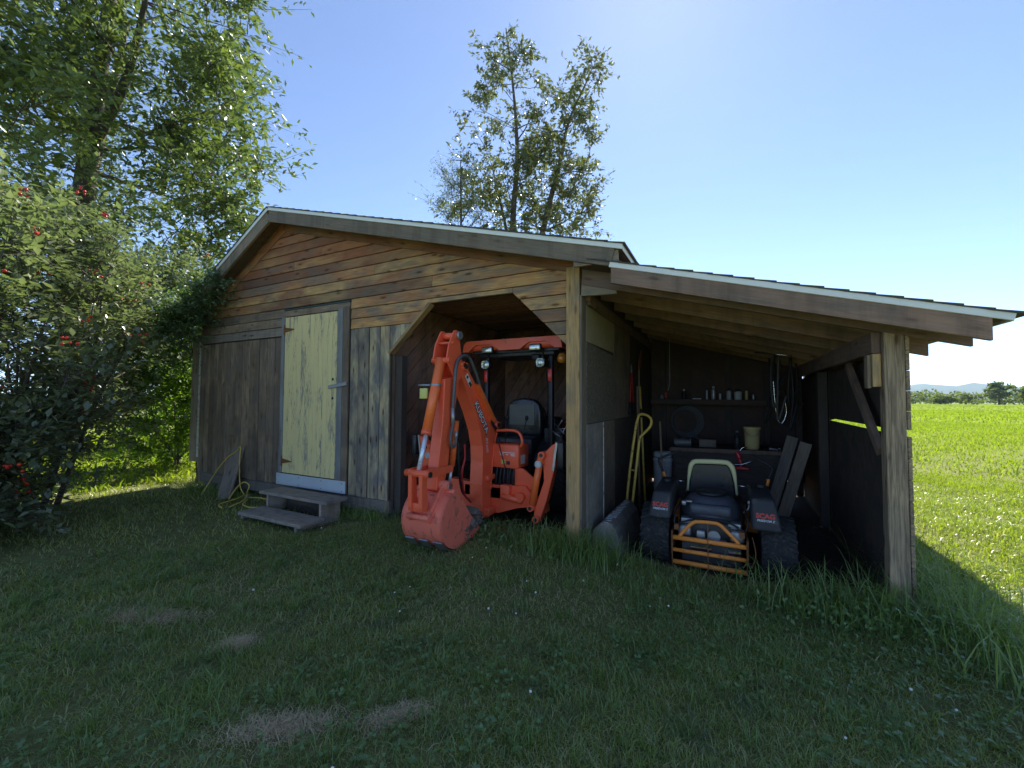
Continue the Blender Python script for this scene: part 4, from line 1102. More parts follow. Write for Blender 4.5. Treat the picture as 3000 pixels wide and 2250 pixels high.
pl_ = thing('tan_pail', (.32, 6.5, .80), 'tan plastic pail standing on the dark workbench', 'pail')
MB().lathe([(.075, 0), (.085, .02), (.098, .27), (.105, .275), (.105, .30), (.098, .305)], (.32, 6.5, .806), 'z', 24).build('body', M['tanpail'], pl_)
MB().tube(smooth([(.32-.104, 6.47, 1.09), (.32-.06, 6.38, 1.02), (.32, 6.36, .99), (.32+.06, 6.38, 1.02), (.32+.104, 6.47, 1.09)]), .003, 6).build('bail', M['steel'], pl_)
cw = thing('wire_coil', (-.56, 6.6, .80), 'pale ribbed coil of wire lying on the workbench', 'coil')
wc = MB()
for i in range(13):
    x = -.665+i*.0175
    wc.tube([(x, 6.6+.062*math.cos(a), .846+.062*math.sin(a)) for a in np.linspace(0, 2*math.pi, 17)[:-1]], .0075, 6, closed=True)
wc.build('wire', M['alu'], cw)
MB().cyl((-.68, 6.6, .846), (-.44, 6.6, .846), .045).build('core', M['darkwood'], cw)
dr = thing('white_drum', (-.78, 6.1, 0), 'tall white plastic drum behind the left fender of the mower', 'drum')
zz = g0(-.78, 6.1)
MB().lathe([(.105, 0), (.118, .02), (.122, .60), (.13, .61), (.13, .64), (.122, .65), (.122, .72), (.10, .74), (.03, .745)], (-.78, 6.1, zz), 'z', 28).build('body', M['whitebucket'], dr)
for z in (.48, .51, .54, .66): MB().lathe([(.1225, 0), (.1245, .003), (.1245, .008), (.1225, .011)], (-.78, 6.1, zz+z), 'z', 28).build('band', M['decaldark'] if z > .6 else M['whitebucket'], dr)
# red hand tool hanging at the bench front
rt = thing('red_trimmer', (.19, 6.27, .6), 'small red power tool with chrome guard hanging on the bench front', 'power tool')
a = MB().tube(smooth([(.13, 6.25, .78), (.15, 6.24, .74), (.17, 6.23, .66), (.18, 6.23, .60)]), [.035]*4+[.03]*8+[.022]*8+[.026]*5, 10).build('body', M['redplastic'], rt)
MB().rbox(.11, .27, 6.21, 6.27, .555, .60, .015).build('foot', M['redplastic'], rt)
MB().tube(smooth([(.10, 6.2, .625), (.18, 6.19, .635), (.26, 6.2, .665), (.30, 6.21, .69)]), .007).build('guard', M['chrome'], rt)
MB().tube(smooth([(.16, 6.24, .80), (.20, 6.24, .845), (.25, 6.25, .855)]), .007).build('handle', M['chrome'], rt)
# hand truck against the inner wall
ht = thing('hand_truck', (-1.0, 5.2, 0), 'yellow tubular hand truck with looped handle leaning by the inner wall', 'hand truck')
zz = g0(-1, 5.1)
MB().tube(smooth([(-1.085, 5.08, zz+.02), (-1.04, 5.16, .60), (-.985, 5.24, 1.10), (-.96, 5.27, 1.24), (-.935, 5.27, 1.285), (-.88, 5.25, 1.29), (-.82, 5.22, 1.265), (-.79, 5.20, 1.215), (-.81, 5.20, 1.14), (-.89, 5.20, 1.05), (-.925, 5.18, .99), (-.95, 5.12, .70), (-1.01, 5.04, zz+.06)], 6), .016, 10).build('tube_frame', M['yellowtube'], ht)
for z in (.25, .62): MB().cyl((-1.06+.04*z, 5.10+.1*z, z), (-.995+.05*z, 5.05+.1*z, z), .01).build('cross_bar', M['yellowtube'], ht)
MB().box(-1.12, -.98, 4.93, 5.10, zz+.005, zz+.017).build('toe_plate', M['rust'], ht)
for x in (-1.11, -.97):
    MB().lathe([(.06, -.015), (.075, -.01), (.075, .01), (.06, .015)], (x, 5.16, zz+.076), 'x', 20).build('wheel', M['rubber'], ht)
# long handles, loppers, shovel
hd = thing('tool_handle', (-1.10, 5.9, 0), 'pale straight wooden tool handle standing behind the hand truck', 'tool handle')
MB().tube([(-1.03, 5.75, g0(-1, 5.7)), (-1.09, 5.95, 1.66)], .016).build('shaft', M['handle'], hd)
hd = thing('painted_tool_handle', (-1.10, 6.1, 0), 'yellow painted tool handle with dark grip standing by the inner wall', 'tool handle')
MB().tube([(-1.0, 6.0, g0(-1, 6)), (-1.09, 6.15, 1.66)], .015).build('shaft', M['yellowtube'], hd)
MB().tube([(-1.06, 6.10, 1.22), (-1.07, 6.116, 1.34)], .018).build('grip', M['black'], hd)
hd = thing('rake_handle', (-.76, 5.95, 0), 'bare wooden rake handle standing in front of the white drum', 'tool handle')
MB().tube([(-.72, 5.75, g0(-.7, 5.7)), (-.78, 5.86, 1.18)], .014).build('shaft', M['handle'], hd)
MB().box(-.80, -.64, 5.72, 5.75, g0(-.7, 5.7), g0(-.7, 5.7)+.04).build('head', M['steel'], hd)
lo = thing('loppers', (-1.16, 5.95, 1.2), 'long-handled loppers with reddish shafts hanging on the inner wall', 'loppers')
MB().tube([(-1.165, 5.93, 1.86), (-1.165, 5.84, 1.42)], .009).tube([(-1.165, 5.95, 1.86), (-1.165, 6.06, 1.42)], .009).build('shaft', M['redhose'], lo)
MB().tube([(-1.165, 5.84, 1.43), (-1.165, 5.80, 1.26)], .016).tube([(-1.165, 6.06, 1.43), (-1.165, 6.09, 1.28)], .016).build('grip', M['black'], lo)
MB().prism([(5.90, 1.85), (5.98, 1.85), (5.96, 1.93), (5.93, 1.97), (5.91, 1.93)], -1.17, -1.16, 'x').build('blade', M['steel'], lo)
sh = thing('shovel', (-1.15, 6.5, 1.3), 'rusty shovel hanging blade up on the dark inner wall', 'shovel')
MB().prism([(6.36, 1.90), (6.52, 1.93), (6.66, 2.10), (6.70, 2.25), (6.58, 2.22), (6.42, 2.08)], -1.155, -1.145, 'x').build('blade', M['rust'], sh)
MB().tube([(-1.15, 6.43, 1.94), (-1.15, 6.43, 1.2)], .015).build('shaft', M['handle'], sh)
# heavy painted beam on the floor along the inner wall
cb = thing('painted_beam', (-1.05, 4.5, 0), 'heavy dark beam with worn white paint on top beside the inner wall', 'beam')
zz = g0(-1.05, 4.4)
o = MB().prism([(-1.165, zz-.02), (-1.165, .20), (-1.075, .285), (-.985, .285), (-.93, .20), (-.875, zz-.02)], 3.99, 5.02, 'y').build('body', M['osbgrey'], cb); mod_bevel(o, .008, 1)
cap = MB()
for i in range(15):
    y0 = 4.0+i*.068
    cap.box(-1.073+random.uniform(-.005, .02), -.988+random.uniform(-.03, .004), y0, y0+random.uniform(.02, .055), .285, .288)
cap.build('paint_flake', M['whitepaint'], cb)
# planks leaning at the right
for i, (x0, x1, y, lab) in enumerate(((.44, .74, 6.12, 'left of two grey planks leaning under the lean-to near the right wall'), (.56, .86, 6.0, 'right of two grey planks leaning under the lean-to near the right wall'))):
    tag(lumber('stored_plank', (x0, y-.15, g0(x0, y)), (x1, y+.05, 1.02-.06*i), .12, .03, M['oldboard' if i else 'sill'], None, (0, -1, .2)), lab, 'plank', 'planks leaning under the lean-to')
# bottles and cans on the shelf
SH = 1.483
items = [(-.98, .03, .07, 'alu', 'can', 'low silver can at the left end of the back shelf'),
         (-.62, .035, .17, 'black', 'bottle', 'black bottle with grey label near the left of the back shelf'),
         (-.42, .05, .02, 'decal', 'tray', 'flat pale tray lying on the back shelf'),
         (-.27, .016, .19, 'flash', 'tube', 'thin white tube standing on the back shelf'),
         (-.17, .038, .22, 'alu', 'spray can', 'silver spray can with wide cap at the middle of the back shelf'),
         (-.07, .018, .12, 'flash', 'tube', 'short white tube beside the silver spray can'),
         (.06, .036, .18, 'whitebucket', 'bottle', 'white bottle right of the middle of the back shelf'),
         (.19, .055, .17, 'flash', 'jug', 'wide grey jug on the back shelf'),
         (.31, .022, .18, 'tanpail', 'bottle', 'slim tan bottle right of the grey jug'),
         (.41, .03, .12, 'steel', 'can', 'dull steel can toward the right of the back shelf'),
         (.68, .05, .10, 'black', 'jar', 'squat black jar at the right end of the back shelf')]
for x, r, h_, mt, cat, lab in items:
    zb = SH+(-.0095)*(x+1.15)+.006
    nm = cat.replace(' ', '_')
    if cat == 'tray':
        o = MB().rbox(x-r*1.3, x+r*1.3, 7.60, 7.70, zb, zb+h_, .004).build(nm, M[mt]); tag(o, lab, cat); continue
    yj = 7.66+random.uniform(-.07, .09)
    b = thing(nm, (x, yj, zb), lab, cat, 'bottles and cans on the back shelf')
    MB().lathe([(r*.92, 0), (r, .008), (r, h_*.72), (r*.8, h_*.80), (r*.45, h_*.84)], (x, yj, zb), 'z', 16).build('body', M[mt], b)
    MB().lathe([(r*.5, 0), (r*.55, h_*.02), (r*.5, h_*.16)], (x, yj, zb+h_*.84), 'z', 14).build('cap', M['decal' if mt in ('alu', 'black') else 'black'], b)
cl = thing('work_light', (-.86, 7.1, 1.9), 'hanging cord lamp with a red tip in the dark lean-to', 'lamp')
MB().tube(smooth([(-.80, 7.2, lroof(-.8)-.06), (-.80, 7.2, 1.95), (-.80, 7.2, 1.75), (-.83, 7.2, 1.62)]), .006).build('cord', M['alu'], cl)
MB().rbox(-.875, -.845, 7.18, 7.22, 1.50, 1.60, .01).build('tip', M['redplastic'], cl)
hc = thing('hanging_cords', (.72, 7.0, 1.0), 'tangle of dark cords and straps hanging in the back right corner of the lean-to', 'cords')
for i in range(9):
    x0, y0 = random.uniform(.55, .90), random.uniform(6.6, 7.3)
    ln = random.uniform(.35, .95)
    z0 = lroof(x0)-.20
    MB().tube(smooth([(x0, y0, z0+.12), (x0+random.uniform(-.05, .05), y0, z0-ln*.5), (x0+random.uniform(-.08, .08), y0+random.uniform(-.05, .05), z0-ln), (x0+.08, y0, z0-ln*.6)]), random.uniform(.008, .02), 7).build('strap', M[random.choice(('black', 'hose', 'blackmat'))], hc)
MB().tube(smooth([(.60, 6.9, lroof(.6)-.25), (.64, 6.9, 1.3), (.70, 6.9, 1.15), (.76, 6.9, 1.3), (.74, 6.9, 1.5)]), .006).build('chain', M['chrome'], hc)
rd_ = thing('metal_rod', (.5, 6.4, 1.9), 'thin bright metal rod lying across the rafters at the back right', 'rod')
MB().cyl((.36, 6.35, lroof(.4)-.208), (.74, 6.10, lroof(.74)-.20), .007).build('rod', M['chrome'], rd_)
# more clutter on and around the bench
bx_ = thing('cardboard_box', (-.22, 6.7, .79), 'small dark cardboard box on the workbench left of the pail', 'box')
MB().rbox(-.34, -.12, 6.62, 6.82, .79, .90, .004).build('body', M['sill'], bx_)
MB().prism([(-.34, .90), (-.42, .93), (-.42, .935), (-.34, .905)], 6.62, 6.82, 'y').build('flap', M['sill'], bx_)
ob = thing('oil_bottle', (.14, 6.45, .80), 'black oil bottle standing left of the tan pail on the bench', 'bottle')
MB().lathe([(.035, 0), (.04, .01), (.04, .14), (.03, .18), (.014, .20), (.014, .23)], (.14, 6.45, .80), 'z', 14).build('body', M['black'], ob)
MB().lathe([(.017, 0), (.017, .025)], (.14, 6.45, 1.03), 'z', 12).build('cap', M['alu'], ob)
ch = thing('metal_chain', (.56, 6.42, .80), 'heap of bright chain at the right end of the workbench', 'chain')
cm = MB()
for i in range(16):
    x, y, z_ = .56+random.uniform(-.10, .10), 6.42+random.uniform(-.04, .06), .815+random.uniform(0, .025)
    a_ = random.uniform(0, 3.1)
    cm.tube([(x+.018*math.cos(t)*math.cos(a_)-.01*math.sin(t)*math.sin(a_), y+.018*math.cos(t)*math.sin(a_)+.01*math.sin(t)*math.cos(a_), z_+.006*math.sin(t*2)) for t in np.linspace(0, 6.28, 11)[:-1]], .0035, 5, closed=True)
cm.build('links', M['chrome'], ch)
hw = thing('coiled_hose', (-.62, 7.8, 1.15), 'dark hose coiled in loops on the back wall below the shelf', 'hose')
hm_ = MB()
for i in range(5):
    rr = .20+.014*i
    hm_.tube([(-.62+rr*math.cos(t)+.01*i, 7.83-.02*i, 1.10+rr*1.05*math.sin(t)) for t in np.linspace(0, 6.28, 29)[:-1]], .011, 6, closed=True)
hm_.build('loops', M['hose'], hw)
for i, (x0, z0, x1, z1) in enumerate(((-.98, .5, -.98, 2.35), (.05, .5, .05, 2.2), (.60, .5, .60, 2.05))):
    lumber('wall_stud', (x0, 7.835, z0), (x1, 7.835, z1), .09, .045, M['darkwood'], shed)
# gravel by the bay opening
def scatter_stones(n, cx, cy_, sx, sy):
    mb = MB()
    for i in range(n):
        x, y = random.gauss(cx, sx), random.gauss(cy_, sy)
        r = random.uniform(.008, .022)
        bm = bmesh.new(); bmesh.ops.create_icosphere(bm, subdivisions=1, radius=r)
        for v in bm.verts: v.co = Vector((v.co.x*random.uniform(.8, 1.3), v.co.y*random.uniform(.8, 1.3), v.co.z*.6))+Vector((x, y, g0(x, y)+r*.25))
        mb.frombm(bm)
    return mb
gr = scatter_stones(420, -1.85, 4.05, .30, .22).build('gravel', M['concrete']); tag(gr, 'pale gravel spilling out of the tractor bay', 'gravel', kind='stuff')
# ------------------------------------------------------------------ vegetation
def blades(P, H, W, lean, seed=0, segs=2, curl=0.6):
    """grass blades: P (n,3) roots, heights H, widths W, lean amount (n,) -> V, F"""
    n = len(P); r = np.random.default_rng(seed)
    th = r.uniform(0, 2*np.pi, n); d = np.stack([np.cos(th), np.sin(th), np.zeros(n)], 1)
    ph = th+np.pi/2+r.normal(0, .5, n); s = np.stack([np.cos(ph), np.sin(ph), np.zeros(n)], 1)
    up = np.array([0, 0, 1.0])
    rows = []
    for k in range(segs):
        t = k/segs
        c = P+up*(H*t*(1-.25*lean*t))[:, None]+d*(H*lean*(t**(1+curl)))[:, None]
        w = (W*(1-.55*t))[:, None]*.5
        rows += [c-s*w, c+s*w]
    tip = P+up*(H*(1-.45*lean))[:, None]+d*(H*lean)[:, None]
    rows.append(tip)
    k = 2*segs+1
    V = np.stack(rows, 1).reshape(-1, 3)
    base = (np.arange(n)*k)[:, None]
    tris = []
    for q in range(segs-1):
        a = 2*q
        tris += [[a, a+1, a+3], [a, a+3, a+2]]
    a = 2*(segs-1)
    tris.append([a, a+1, a+2])
    F = np.concatenate([base+np.array(t)[None] for t in tris], 0)
    return V, F

def leafquads(P, size, r, up_bias=0.5, aspect=0.42, fold=0.25, dirs=None, droop=0.3):
    """folded two-face leaves at P; size (n,)"""
    n = len(P)
    d = r.normal(0, 1, (n, 3)); d[:, 2] = d[:, 2]*.6-droop
    if dirs is not None: d = d*.7+dirs
    d /= np.linalg.norm(d, axis=1, keepdims=True)+1e-9
    nn = r.normal(0, 1, (n, 3)); nn[:, 2] += up_bias*2.2
    s = np.cross(d, nn); s /= np.linalg.norm(s, axis=1, keepdims=True)+1e-9
    nn = np.cross(s, d)
    L = size[:, None]
    a = P; tip = P+d*L
    l = P+d*L*.45+s*L*aspect*.5+nn*L*fold*.25; q = P+d*L*.45-s*L*aspect*.5+nn*L*fold*.25
    V = np.stack([a, l, tip, q], 1).reshape(-1, 3)
    b = (np.arange(n)*4)[:, None]
    F = np.concatenate([b+np.array([[0, 1, 2]]), b+np.array([[0, 2, 3]])], 0)
    return V, F

def stuff_mesh(name, V, F, mat, parent=None, world=None):
    if parent is not None: V = V-np.array(wm(parent).translation)
    me = npmesh(name, V, F, mat)
    o = bpy.data.objects.new(name, me)
    return place(o, parent, wm(parent) if parent is not None else Matrix.Identity(4))

M['lawn'] = leafmat('lawn_grass', [(0.21, 0.275, 0.07), (0.30, 0.365, 0.09), (0.38, 0.42, 0.12), (0.30, 0.365, 0.095), (0.50, 0.44, 0.26)], 0.36, 0.42, 1.0, (1.25, 1.35, .45), 0.75)
M['tall'] = leafmat('tall_grass', [(0.15, 0.24, 0.065), (0.20, 0.29, 0.08), (0.28, 0.34, 0.12)], 0.4, 0.42, 0.6)
M['fieldgrass'] = leafmat('field_grass', [(0.22, 0.30, 0.028), (0.27, 0.35, 0.032), (0.32, 0.38, 0.045), (0.20, 0.28, 0.028)], 0.75, 0.45, 0.08, (1.2, 1.3, .4))
M['clover'] = leafmat('clover_leaf', [(0.13, 0.22, 0.075), (0.17, 0.27, 0.09), (0.14, 0.23, 0.085)], 0.4, 0.35, 0.7)
M['clflower'] = plain('clover_flower_white', (0.78, 0.76, 0.68), 0.8, var=0.2, scale=200)
M['ash'] = leafmat('tree_leaf', [(0.10, 0.145, 0.06), (0.14, 0.19, 0.07), (0.085, 0.125, 0.05), (0.20, 0.25, 0.09)], 0.36, 0.38, 0.5, (1.2, 1.25, .5))
M['far_tree'] = leafmat('thin_tree_leaf', [(0.12, 0.14, 0.07), (0.165, 0.185, 0.09), (0.10, 0.12, 0.06)], 0.36, 0.36, 0.6, (1.15, 1.2, .55))
M['bush'] = leafmat('honeysuckle_leaf', [(0.165, 0.205, 0.12), (0.22, 0.255, 0.16), (0.13, 0.17, 0.095), (0.29, 0.315, 0.225)], 0.3, 0.34, 0.8, (1.05, 1.2, .5))
M['vine'] = leafmat('vine_leaf', [(0.10, 0.17, 0.075), (0.13, 0.20, 0.09), (0.08, 0.14, 0.065)], 0.4, 0.35, 0.4)
M['shrub'] = leafmat('bright_shrub_leaf', [(0.10, 0.19, 0.022), (0.14, 0.24, 0.03), (0.17, 0.27, 0.035)], 0.4, 0.55, 0.4)
M['berry'] = plain('red_berry', (0.65, 0.035, 0.02), 0.25, 0, 0.5, var=0.1)
M['forest'] = leafmat('far_foliage', [(0.12, 0.165, 0.04), (0.16, 0.20, 0.05), (0.09, 0.13, 0.035), (0.19, 0.23, 0.06)], 0.6, 0.45, 0.2)

def inside_building(x, y):
    return ((x > -7.9) & (x < -3.66) & (y > 3.74)) | ((x > -3.7) & (x < 1.13) & (y > 3.95))
# --- mown lawn in front, denser close by
def ring(n, r0, r1, a0, a1, rg):
    r_ = np.sqrt(rg.uniform(r0*r0, r1*r1, n)); a_ = rg.uniform(a0, a1, n)
    return r_*np.sin(a_), r_*np.cos(a_)
def turf(name, specs, mat, seed):
    rg = np.random.default_rng(seed); Vs, Fs, o = [], [], 0
    for (n, r0, r1, a0, a1, h0, h1, w0, w1) in specs:
        x, y = ring(n, r0, r1, R(a0), R(a1), rg)
        dens = .55+.45*np.sin(x*2.3+np.sin(y*3.1)*1.5)*np.cos(y*2.1-x*.7)
        keep = ~inside_building(x, y) & (rg.uniform(0, 1, n) > bare(x, y)*1.25) & (rg.uniform(0, 1, n) < .45+.6*dens)
        x, y, dens = x[keep], y[keep], dens[keep]; m_ = len(x)
        P = np.stack([x, y, gz(x, y)-.004], 1)
        H = rg.uniform(h0, h1, m_)*(.6+.55*dens)*rg.choice([1, 1, 1, 1.5], m_)
        V_, F_ = blades(P, H, rg.uniform(w0, w1, m_), rg.uniform(.3, 1.35, m_), seed+3)
        Vs.append(V_); Fs.append(F_+o); o += len(V_)
    return stuff_mesh(name, np.concatenate(Vs), np.concatenate(Fs), mat)
lw = turf('lawn_grass', [(130000, .9, 2.8, -100, 50, .02, .055, .0025, .0055), (130000, 2.8, 5.2, -100, 50, .025, .065, .0035, .007), (80000, 5.2, 10, -98, 40, .04, .09, .006, .011)], M['lawn'], 21)
tag(lw, 'short shaded green lawn in front of the shed', 'grass', kind='stuff')
fg = turf('field_grass', [(80000, 4.3, 12, 15, 48, .04, .09, .005, .010), (90000, 12, 40, 8, 42, .06, .15, .012, .028), (50000, 40, 110, 8, 36, .10, .22, .04, .09), (30000, 80, 240, 8, 34, .12, .25, .10, .2),
                          (25000, 9, 22, -110, -60, .10, .25, .02, .05)], M['fieldgrass'], 22)
tag(fg, 'sunlit yellow-green grass of the open field', 'grass', kind='stuff')
M['straw'] = leafmat('dry_straw', [(0.56, 0.44, 0.28), (0.66, 0.53, 0.35), (0.42, 0.35, 0.20)], 0.7, 0.2, 0.2)
rg = np.random.default_rng(8)
sx, sy = [], []
for (cx, cy_, a, c_, an) in PATCHES:
    n = int(16000*a*c_*4)+400
    u, v = rg.normal(0, a*.6, n), rg.normal(0, c_*.7, n)
    sx.append(cx+u*math.cos(an)-v*math.sin(an)); sy.append(cy_+u*math.sin(an)+v*math.cos(an))
x, y = ring(26000, .9, 5.5, R(-95), R(45), rg); k = ~inside_building(x, y) & (rg.uniform(0, 1, 26000) < .5+.5*np.sin(x*1.3+2*np.sin(y*1.7))); sx.append(x[k]); sy.append(y[k])
sx, sy = np.concatenate(sx), np.concatenate(sy)
V_, F_ = blades(np.stack([sx, sy, gz(sx, sy)], 1), rg.uniform(.02, .06, len(sx)), rg.uniform(.002, .004, len(sx)), rg.uniform(.8, 1.6, len(sx)), 9)
V_[:, 2] = np.maximum(V_[:, 2], gz(V_[:, 0], V_[:, 1])+.002)
tag(stuff_mesh('dry_straw', V_, F_, M['straw']), 'dry straw lying on the worn spots of the lawn', 'straw', kind='stuff')
# clover leaves and flowers, broad weeds
rg = np.random.default_rng(5)
x, y = ring(14000, .9, 5.5, R(-95), R(45), rg)
cl_d = np.sin(x*1.9+1)*np.cos(y*2.4-.5)+.35*np.sin(x*4.1-y*3.3)
k = (cl_d > .05) & ~inside_building(x, y) & (bare(x, y) < .3); x, y = x[k], y[k]
P = np.stack([x, y, gz(x, y)+rg.uniform(.03, .065, len(x))], 1)
P3 = np.repeat(P, 3, 0)
ang = rg.uniform(0, 6.28, len(P)); ang = (ang[:, None]+np.array([0, 2.1, 4.2])[None]).ravel()
dr_ = np.stack([np.cos(ang), np.sin(ang), np.full(len(ang), .1)], 1)*3
V_, F_ = leafquads(P3, rg.uniform(.012, .024, len(P3)), rg, 1.6, .95, .15, dr_, 0)
tag(stuff_mesh('clover', V_, F_, M['clover']), 'clover leaves scattered through the lawn', 'clover', kind='stuff')
fl = MB()
x, y = ring(120, 1.2, 6.5, R(-60), R(40), rg)
k = ~inside_building(x, y) & ((x > -2.2) | (rg.uniform(0, 1, len(x)) < .25))
for a, b in zip(x[k], y[k]):
    h_ = random.uniform(.04, .075); r_ = random.uniform(.005, .009)
    bm = bmesh.new(); bmesh.ops.create_icosphere(bm, subdivisions=1, radius=r_)
    fl.frombm(bm, True, Matrix.Translation((a, b, g0(a, b)+h_)))
tag(fl.build('clover_flowers', M['clflower']), 'white clover flowers dotted over the lawn', 'clover', kind='stuff')
wd = []
for i in range(45):
    a, b = ring(1, 1.2, 4.6, R(-75), R(30), rg)
    if inside_building(a, b)[0]: continue
    nl = random.randint(4, 7)
    th = np.linspace(0, 6.28, nl, endpoint=False)+random.random()
    dd = np.stack([np.cos(th), np.sin(th), np.full(nl, .45)], 1)*4
    Pw = np.repeat(np.array([[a[0], b[0], g0(a[0], b[0])+.01]]), nl, 0)
    wd.append((Pw, rg.uniform(.03, .065, nl), dd))
V_, F_ = leafquads(np.concatenate([w_[0] for w_ in wd]), np.concatenate([w_[1] for w_ in wd]), rg, 1.5, .38, .2, np.concatenate([w_[2] for w_ in wd]), 0)
tag(stuff_mesh('broadleaf_weeds', V_, F_, M['tall']), 'low broadleaf weeds growing in the lawn', 'weeds', kind='stuff')
# looser tufts standing out of the mown turf
x, y = ring(900, 1.0, 5.0, R(-85), R(40), rg)
k = ~inside_building(x, y); x, y = x[k], y[k]
P = np.repeat(np.stack([x, y, np.zeros(len(x))], 1), 26, 0)+np.concatenate([rg.normal(0, .03, (len(x)*26, 2)), np.zeros((len(x)*26, 1))], 1)
P[:, 2] = gz(P[:, 0], P[:, 1])
sc_t = np.repeat(rg.uniform(.5, 1.5, len(x)), 26)
V_, F_ = blades(P, rg.uniform(.05, .11, len(P))*sc_t, rg.uniform(.003, .006, len(P)), rg.uniform(.3, 1.1, len(P)), 13)
tag(stuff_mesh('grass_tufts', V_, F_, M['tall']), 'lighter grass tufts standing above the mown lawn', 'grass', kind='stuff')
# taller clumps along the shed
def clump(name, cx, cy_, sx, sy, n, h0, h1, w_, label, seed):
    rg = np.random.default_rng(seed)
    x, y = rg.normal(cx, sx, n), rg.normal(cy_, sy, n)
    P = np.stack([x, y, gz(x, y)-.01], 1)
    V_, F_ = blades(P, rg.uniform(h0, h1, n), rg.uniform(w_*.6, w_, n), rg.uniform(.2, 1.0, n), seed, 4, .9)
    o = stuff_mesh(name, V_, F_, M['tall']); tag(o, label, 'grass', 'tall grass clumps along the shed', 'stuff'); return o
clump('tall_grass_clump', -1.28, 3.62, .28, .12, 900, .12, .38, .010, 'tall grass clump at the foot of the brown middle post', 31)
clump('tall_grass_clump', .80, 3.62, .34, .13, 1100, .10, .40, .010, 'tall grass clump at the foot of the grey right post', 32)
clump('tall_grass_clump', 1.35, 4.0, .16, .55, 1200, .12, .45, .009, 'long grass fringe outside the right wall of the lean-to', 33)
clump('tall_grass_clump', -4.1, 3.70, .55, .10, 900, .08, .22, .008, 'grass fringe under the sill beam right of the steps', 34)
clump('tall_grass_clump', -6.9, 3.58, .5, .10, 800, .08, .20, .008, 'grass fringe at the left corner of the shed by the cord', 35)
clump('tall_grass_clump', -2.55, 3.95, .35, .12, 500, .06, .20, .008, 'thin grass growing under the raised backhoe arm', 36)
rg = np.random.default_rng(77)
n = 700; x, y = rg.normal(.75, .28, n), rg.normal(3.45, .16, n)
V_, F_ = leafquads(np.stack([x, y, gz(x, y)+rg.uniform(.02, .20, n)], 1), rg.uniform(.02, .045, n), rg, 1.0, .6, .2)
tag(stuff_mesh('weed_patch', V_, F_, M['clover']), 'low leafy weeds in front of the grey right post', 'weeds', kind='stuff')
n = 900; x, y = rg.normal(-2.0, .40, n), rg.normal(3.72, .18, n)
V_, F_ = leafquads(np.stack([x, y, gz(x, y)+rg.uniform(.02, .12, n)], 1), rg.uniform(.02, .045, n), rg, 1.2, .9, .2)
tag(stuff_mesh('weed_patch', V_, F_, M['clover']), 'round-leaved weeds below the boom at the bay opening', 'weeds', kind='stuff')

# --- trees
def limb(p0, p1, r, bend=.15, n=7, sag=0.0):
    p0, p1 = np.array(p0, float), np.array(p1, float)
    L = np.linalg.norm(p1-p0); t = np.linspace(0, 1, n)[:, None]
    o = r.normal(0, bend*L*.5, 3); o[2] = abs(o[2])*.4
    q = p0+(p1-p0)*t+o*(t*(1-t))*1.6
    q += r.normal(0, .015*L, q.shape)*(t*(1-t)*3)
    q[:, 2] += sag*L*(t[:, 0]*(1-t[:, 0]))
    return q
def grow_tree(name, label, cat, trunks, clusters, leaves_per, csize, lsize, leaf, bark, seed, group=None, aspect=.42, twig=.012, droop=.3, up=.5):
    """trunks: list of (points, r0, r1); clusters: (n,3) foliage centres"""
    r = np.random.default_rng(seed)
    base = trunks[0][0][0]
    root = thing(name, base, label, cat, group)
    wood_ = MB(); limbs = []
    for pts, r0, r1 in trunks:
        sp = smooth(pts, 5)
        wood_.tube(sp, list(np.linspace(r0, r1, len(sp))), 10)
        limbs.append((np.array([tuple(p) for p in sp]), np.linspace(r0, r1, len(sp))))
    sk = [np.concatenate([l[0] for l in limbs]), np.concatenate([l[1] for l in limbs])]
    C_ = np.array(clusters)
    # main boughs first (every 6th cluster), then branches hang from the nearest wood below
    order = r.permutation(len(C_))
    nb = max(6, len(C_)//9)
    LP, LD = [], []
    for j, ci in enumerate(order):
        c = C_[ci]
        dv = sk[0]-c; dist = np.linalg.norm(dv, axis=1)
        cost = dist + np.where(sk[0][:, 2] > c[2]-.1*dist, 2.5, 0) + (np.where(sk[1] < .025, 3.0, 0) if j < nb else 0)
        q = int(np.argmin(cost)); p0 = sk[0][q]
        L = dist[q]
        rr = min(sk[1][q]*.6, (.055 if j < nb else .022)*max(.6, L/2.2)) ; rr = max(rr, twig)
        pts = limb(p0, c, r, .16)
        rs = np.linspace(rr, twig*.6, len(pts))
        wood_.tube([tuple(p) for p in pts], list(rs), 6 if j < nb else 5, False)
        sk[0] = np.concatenate([sk[0], pts[2:]]); sk[1] = np.concatenate([sk[1], rs[2:]])
        nl = int(leaves_per*r.uniform(.6, 1.4))
        dirn = (c-p0)/(L+1e-6)
        k_ = max(2, nl//14)
        for m_ in range(k_):
            tp = c+np.clip(r.normal(0, 1, 3), -1.7, 1.7)*csize*np.array([1, 1, .8])+dirn*csize*.4
            wood_.tube([tuple(pts[-2]), tuple((pts[-2]+tp)/2+r.normal(0, .05*csize, 3)), tuple(tp)], [twig*.55, twig*.4, twig*.2], 3, False)
            tt = r.uniform(.25, 1.05, nl//k_)
            LP.append(pts[-2]+(tp-pts[-2])*tt[:, None]+r.normal(0, csize*.13, (nl//k_, 3)))
            LD.append(np.repeat(((tp-pts[-2])/(np.linalg.norm(tp-pts[-2])+1e-6))[None], nl//k_, 0))
    LP, LD = np.concatenate(LP), np.concatenate(LD)
    wood_.build('trunk', bark, root)
    V_, F_ = leafquads(LP, r.uniform(lsize*.6, lsize*1.3, len(LP)), r, up, aspect, .3, LD*.5, droop)
    stuff_mesh('crown', V_, F_, leaf, root)
    return root
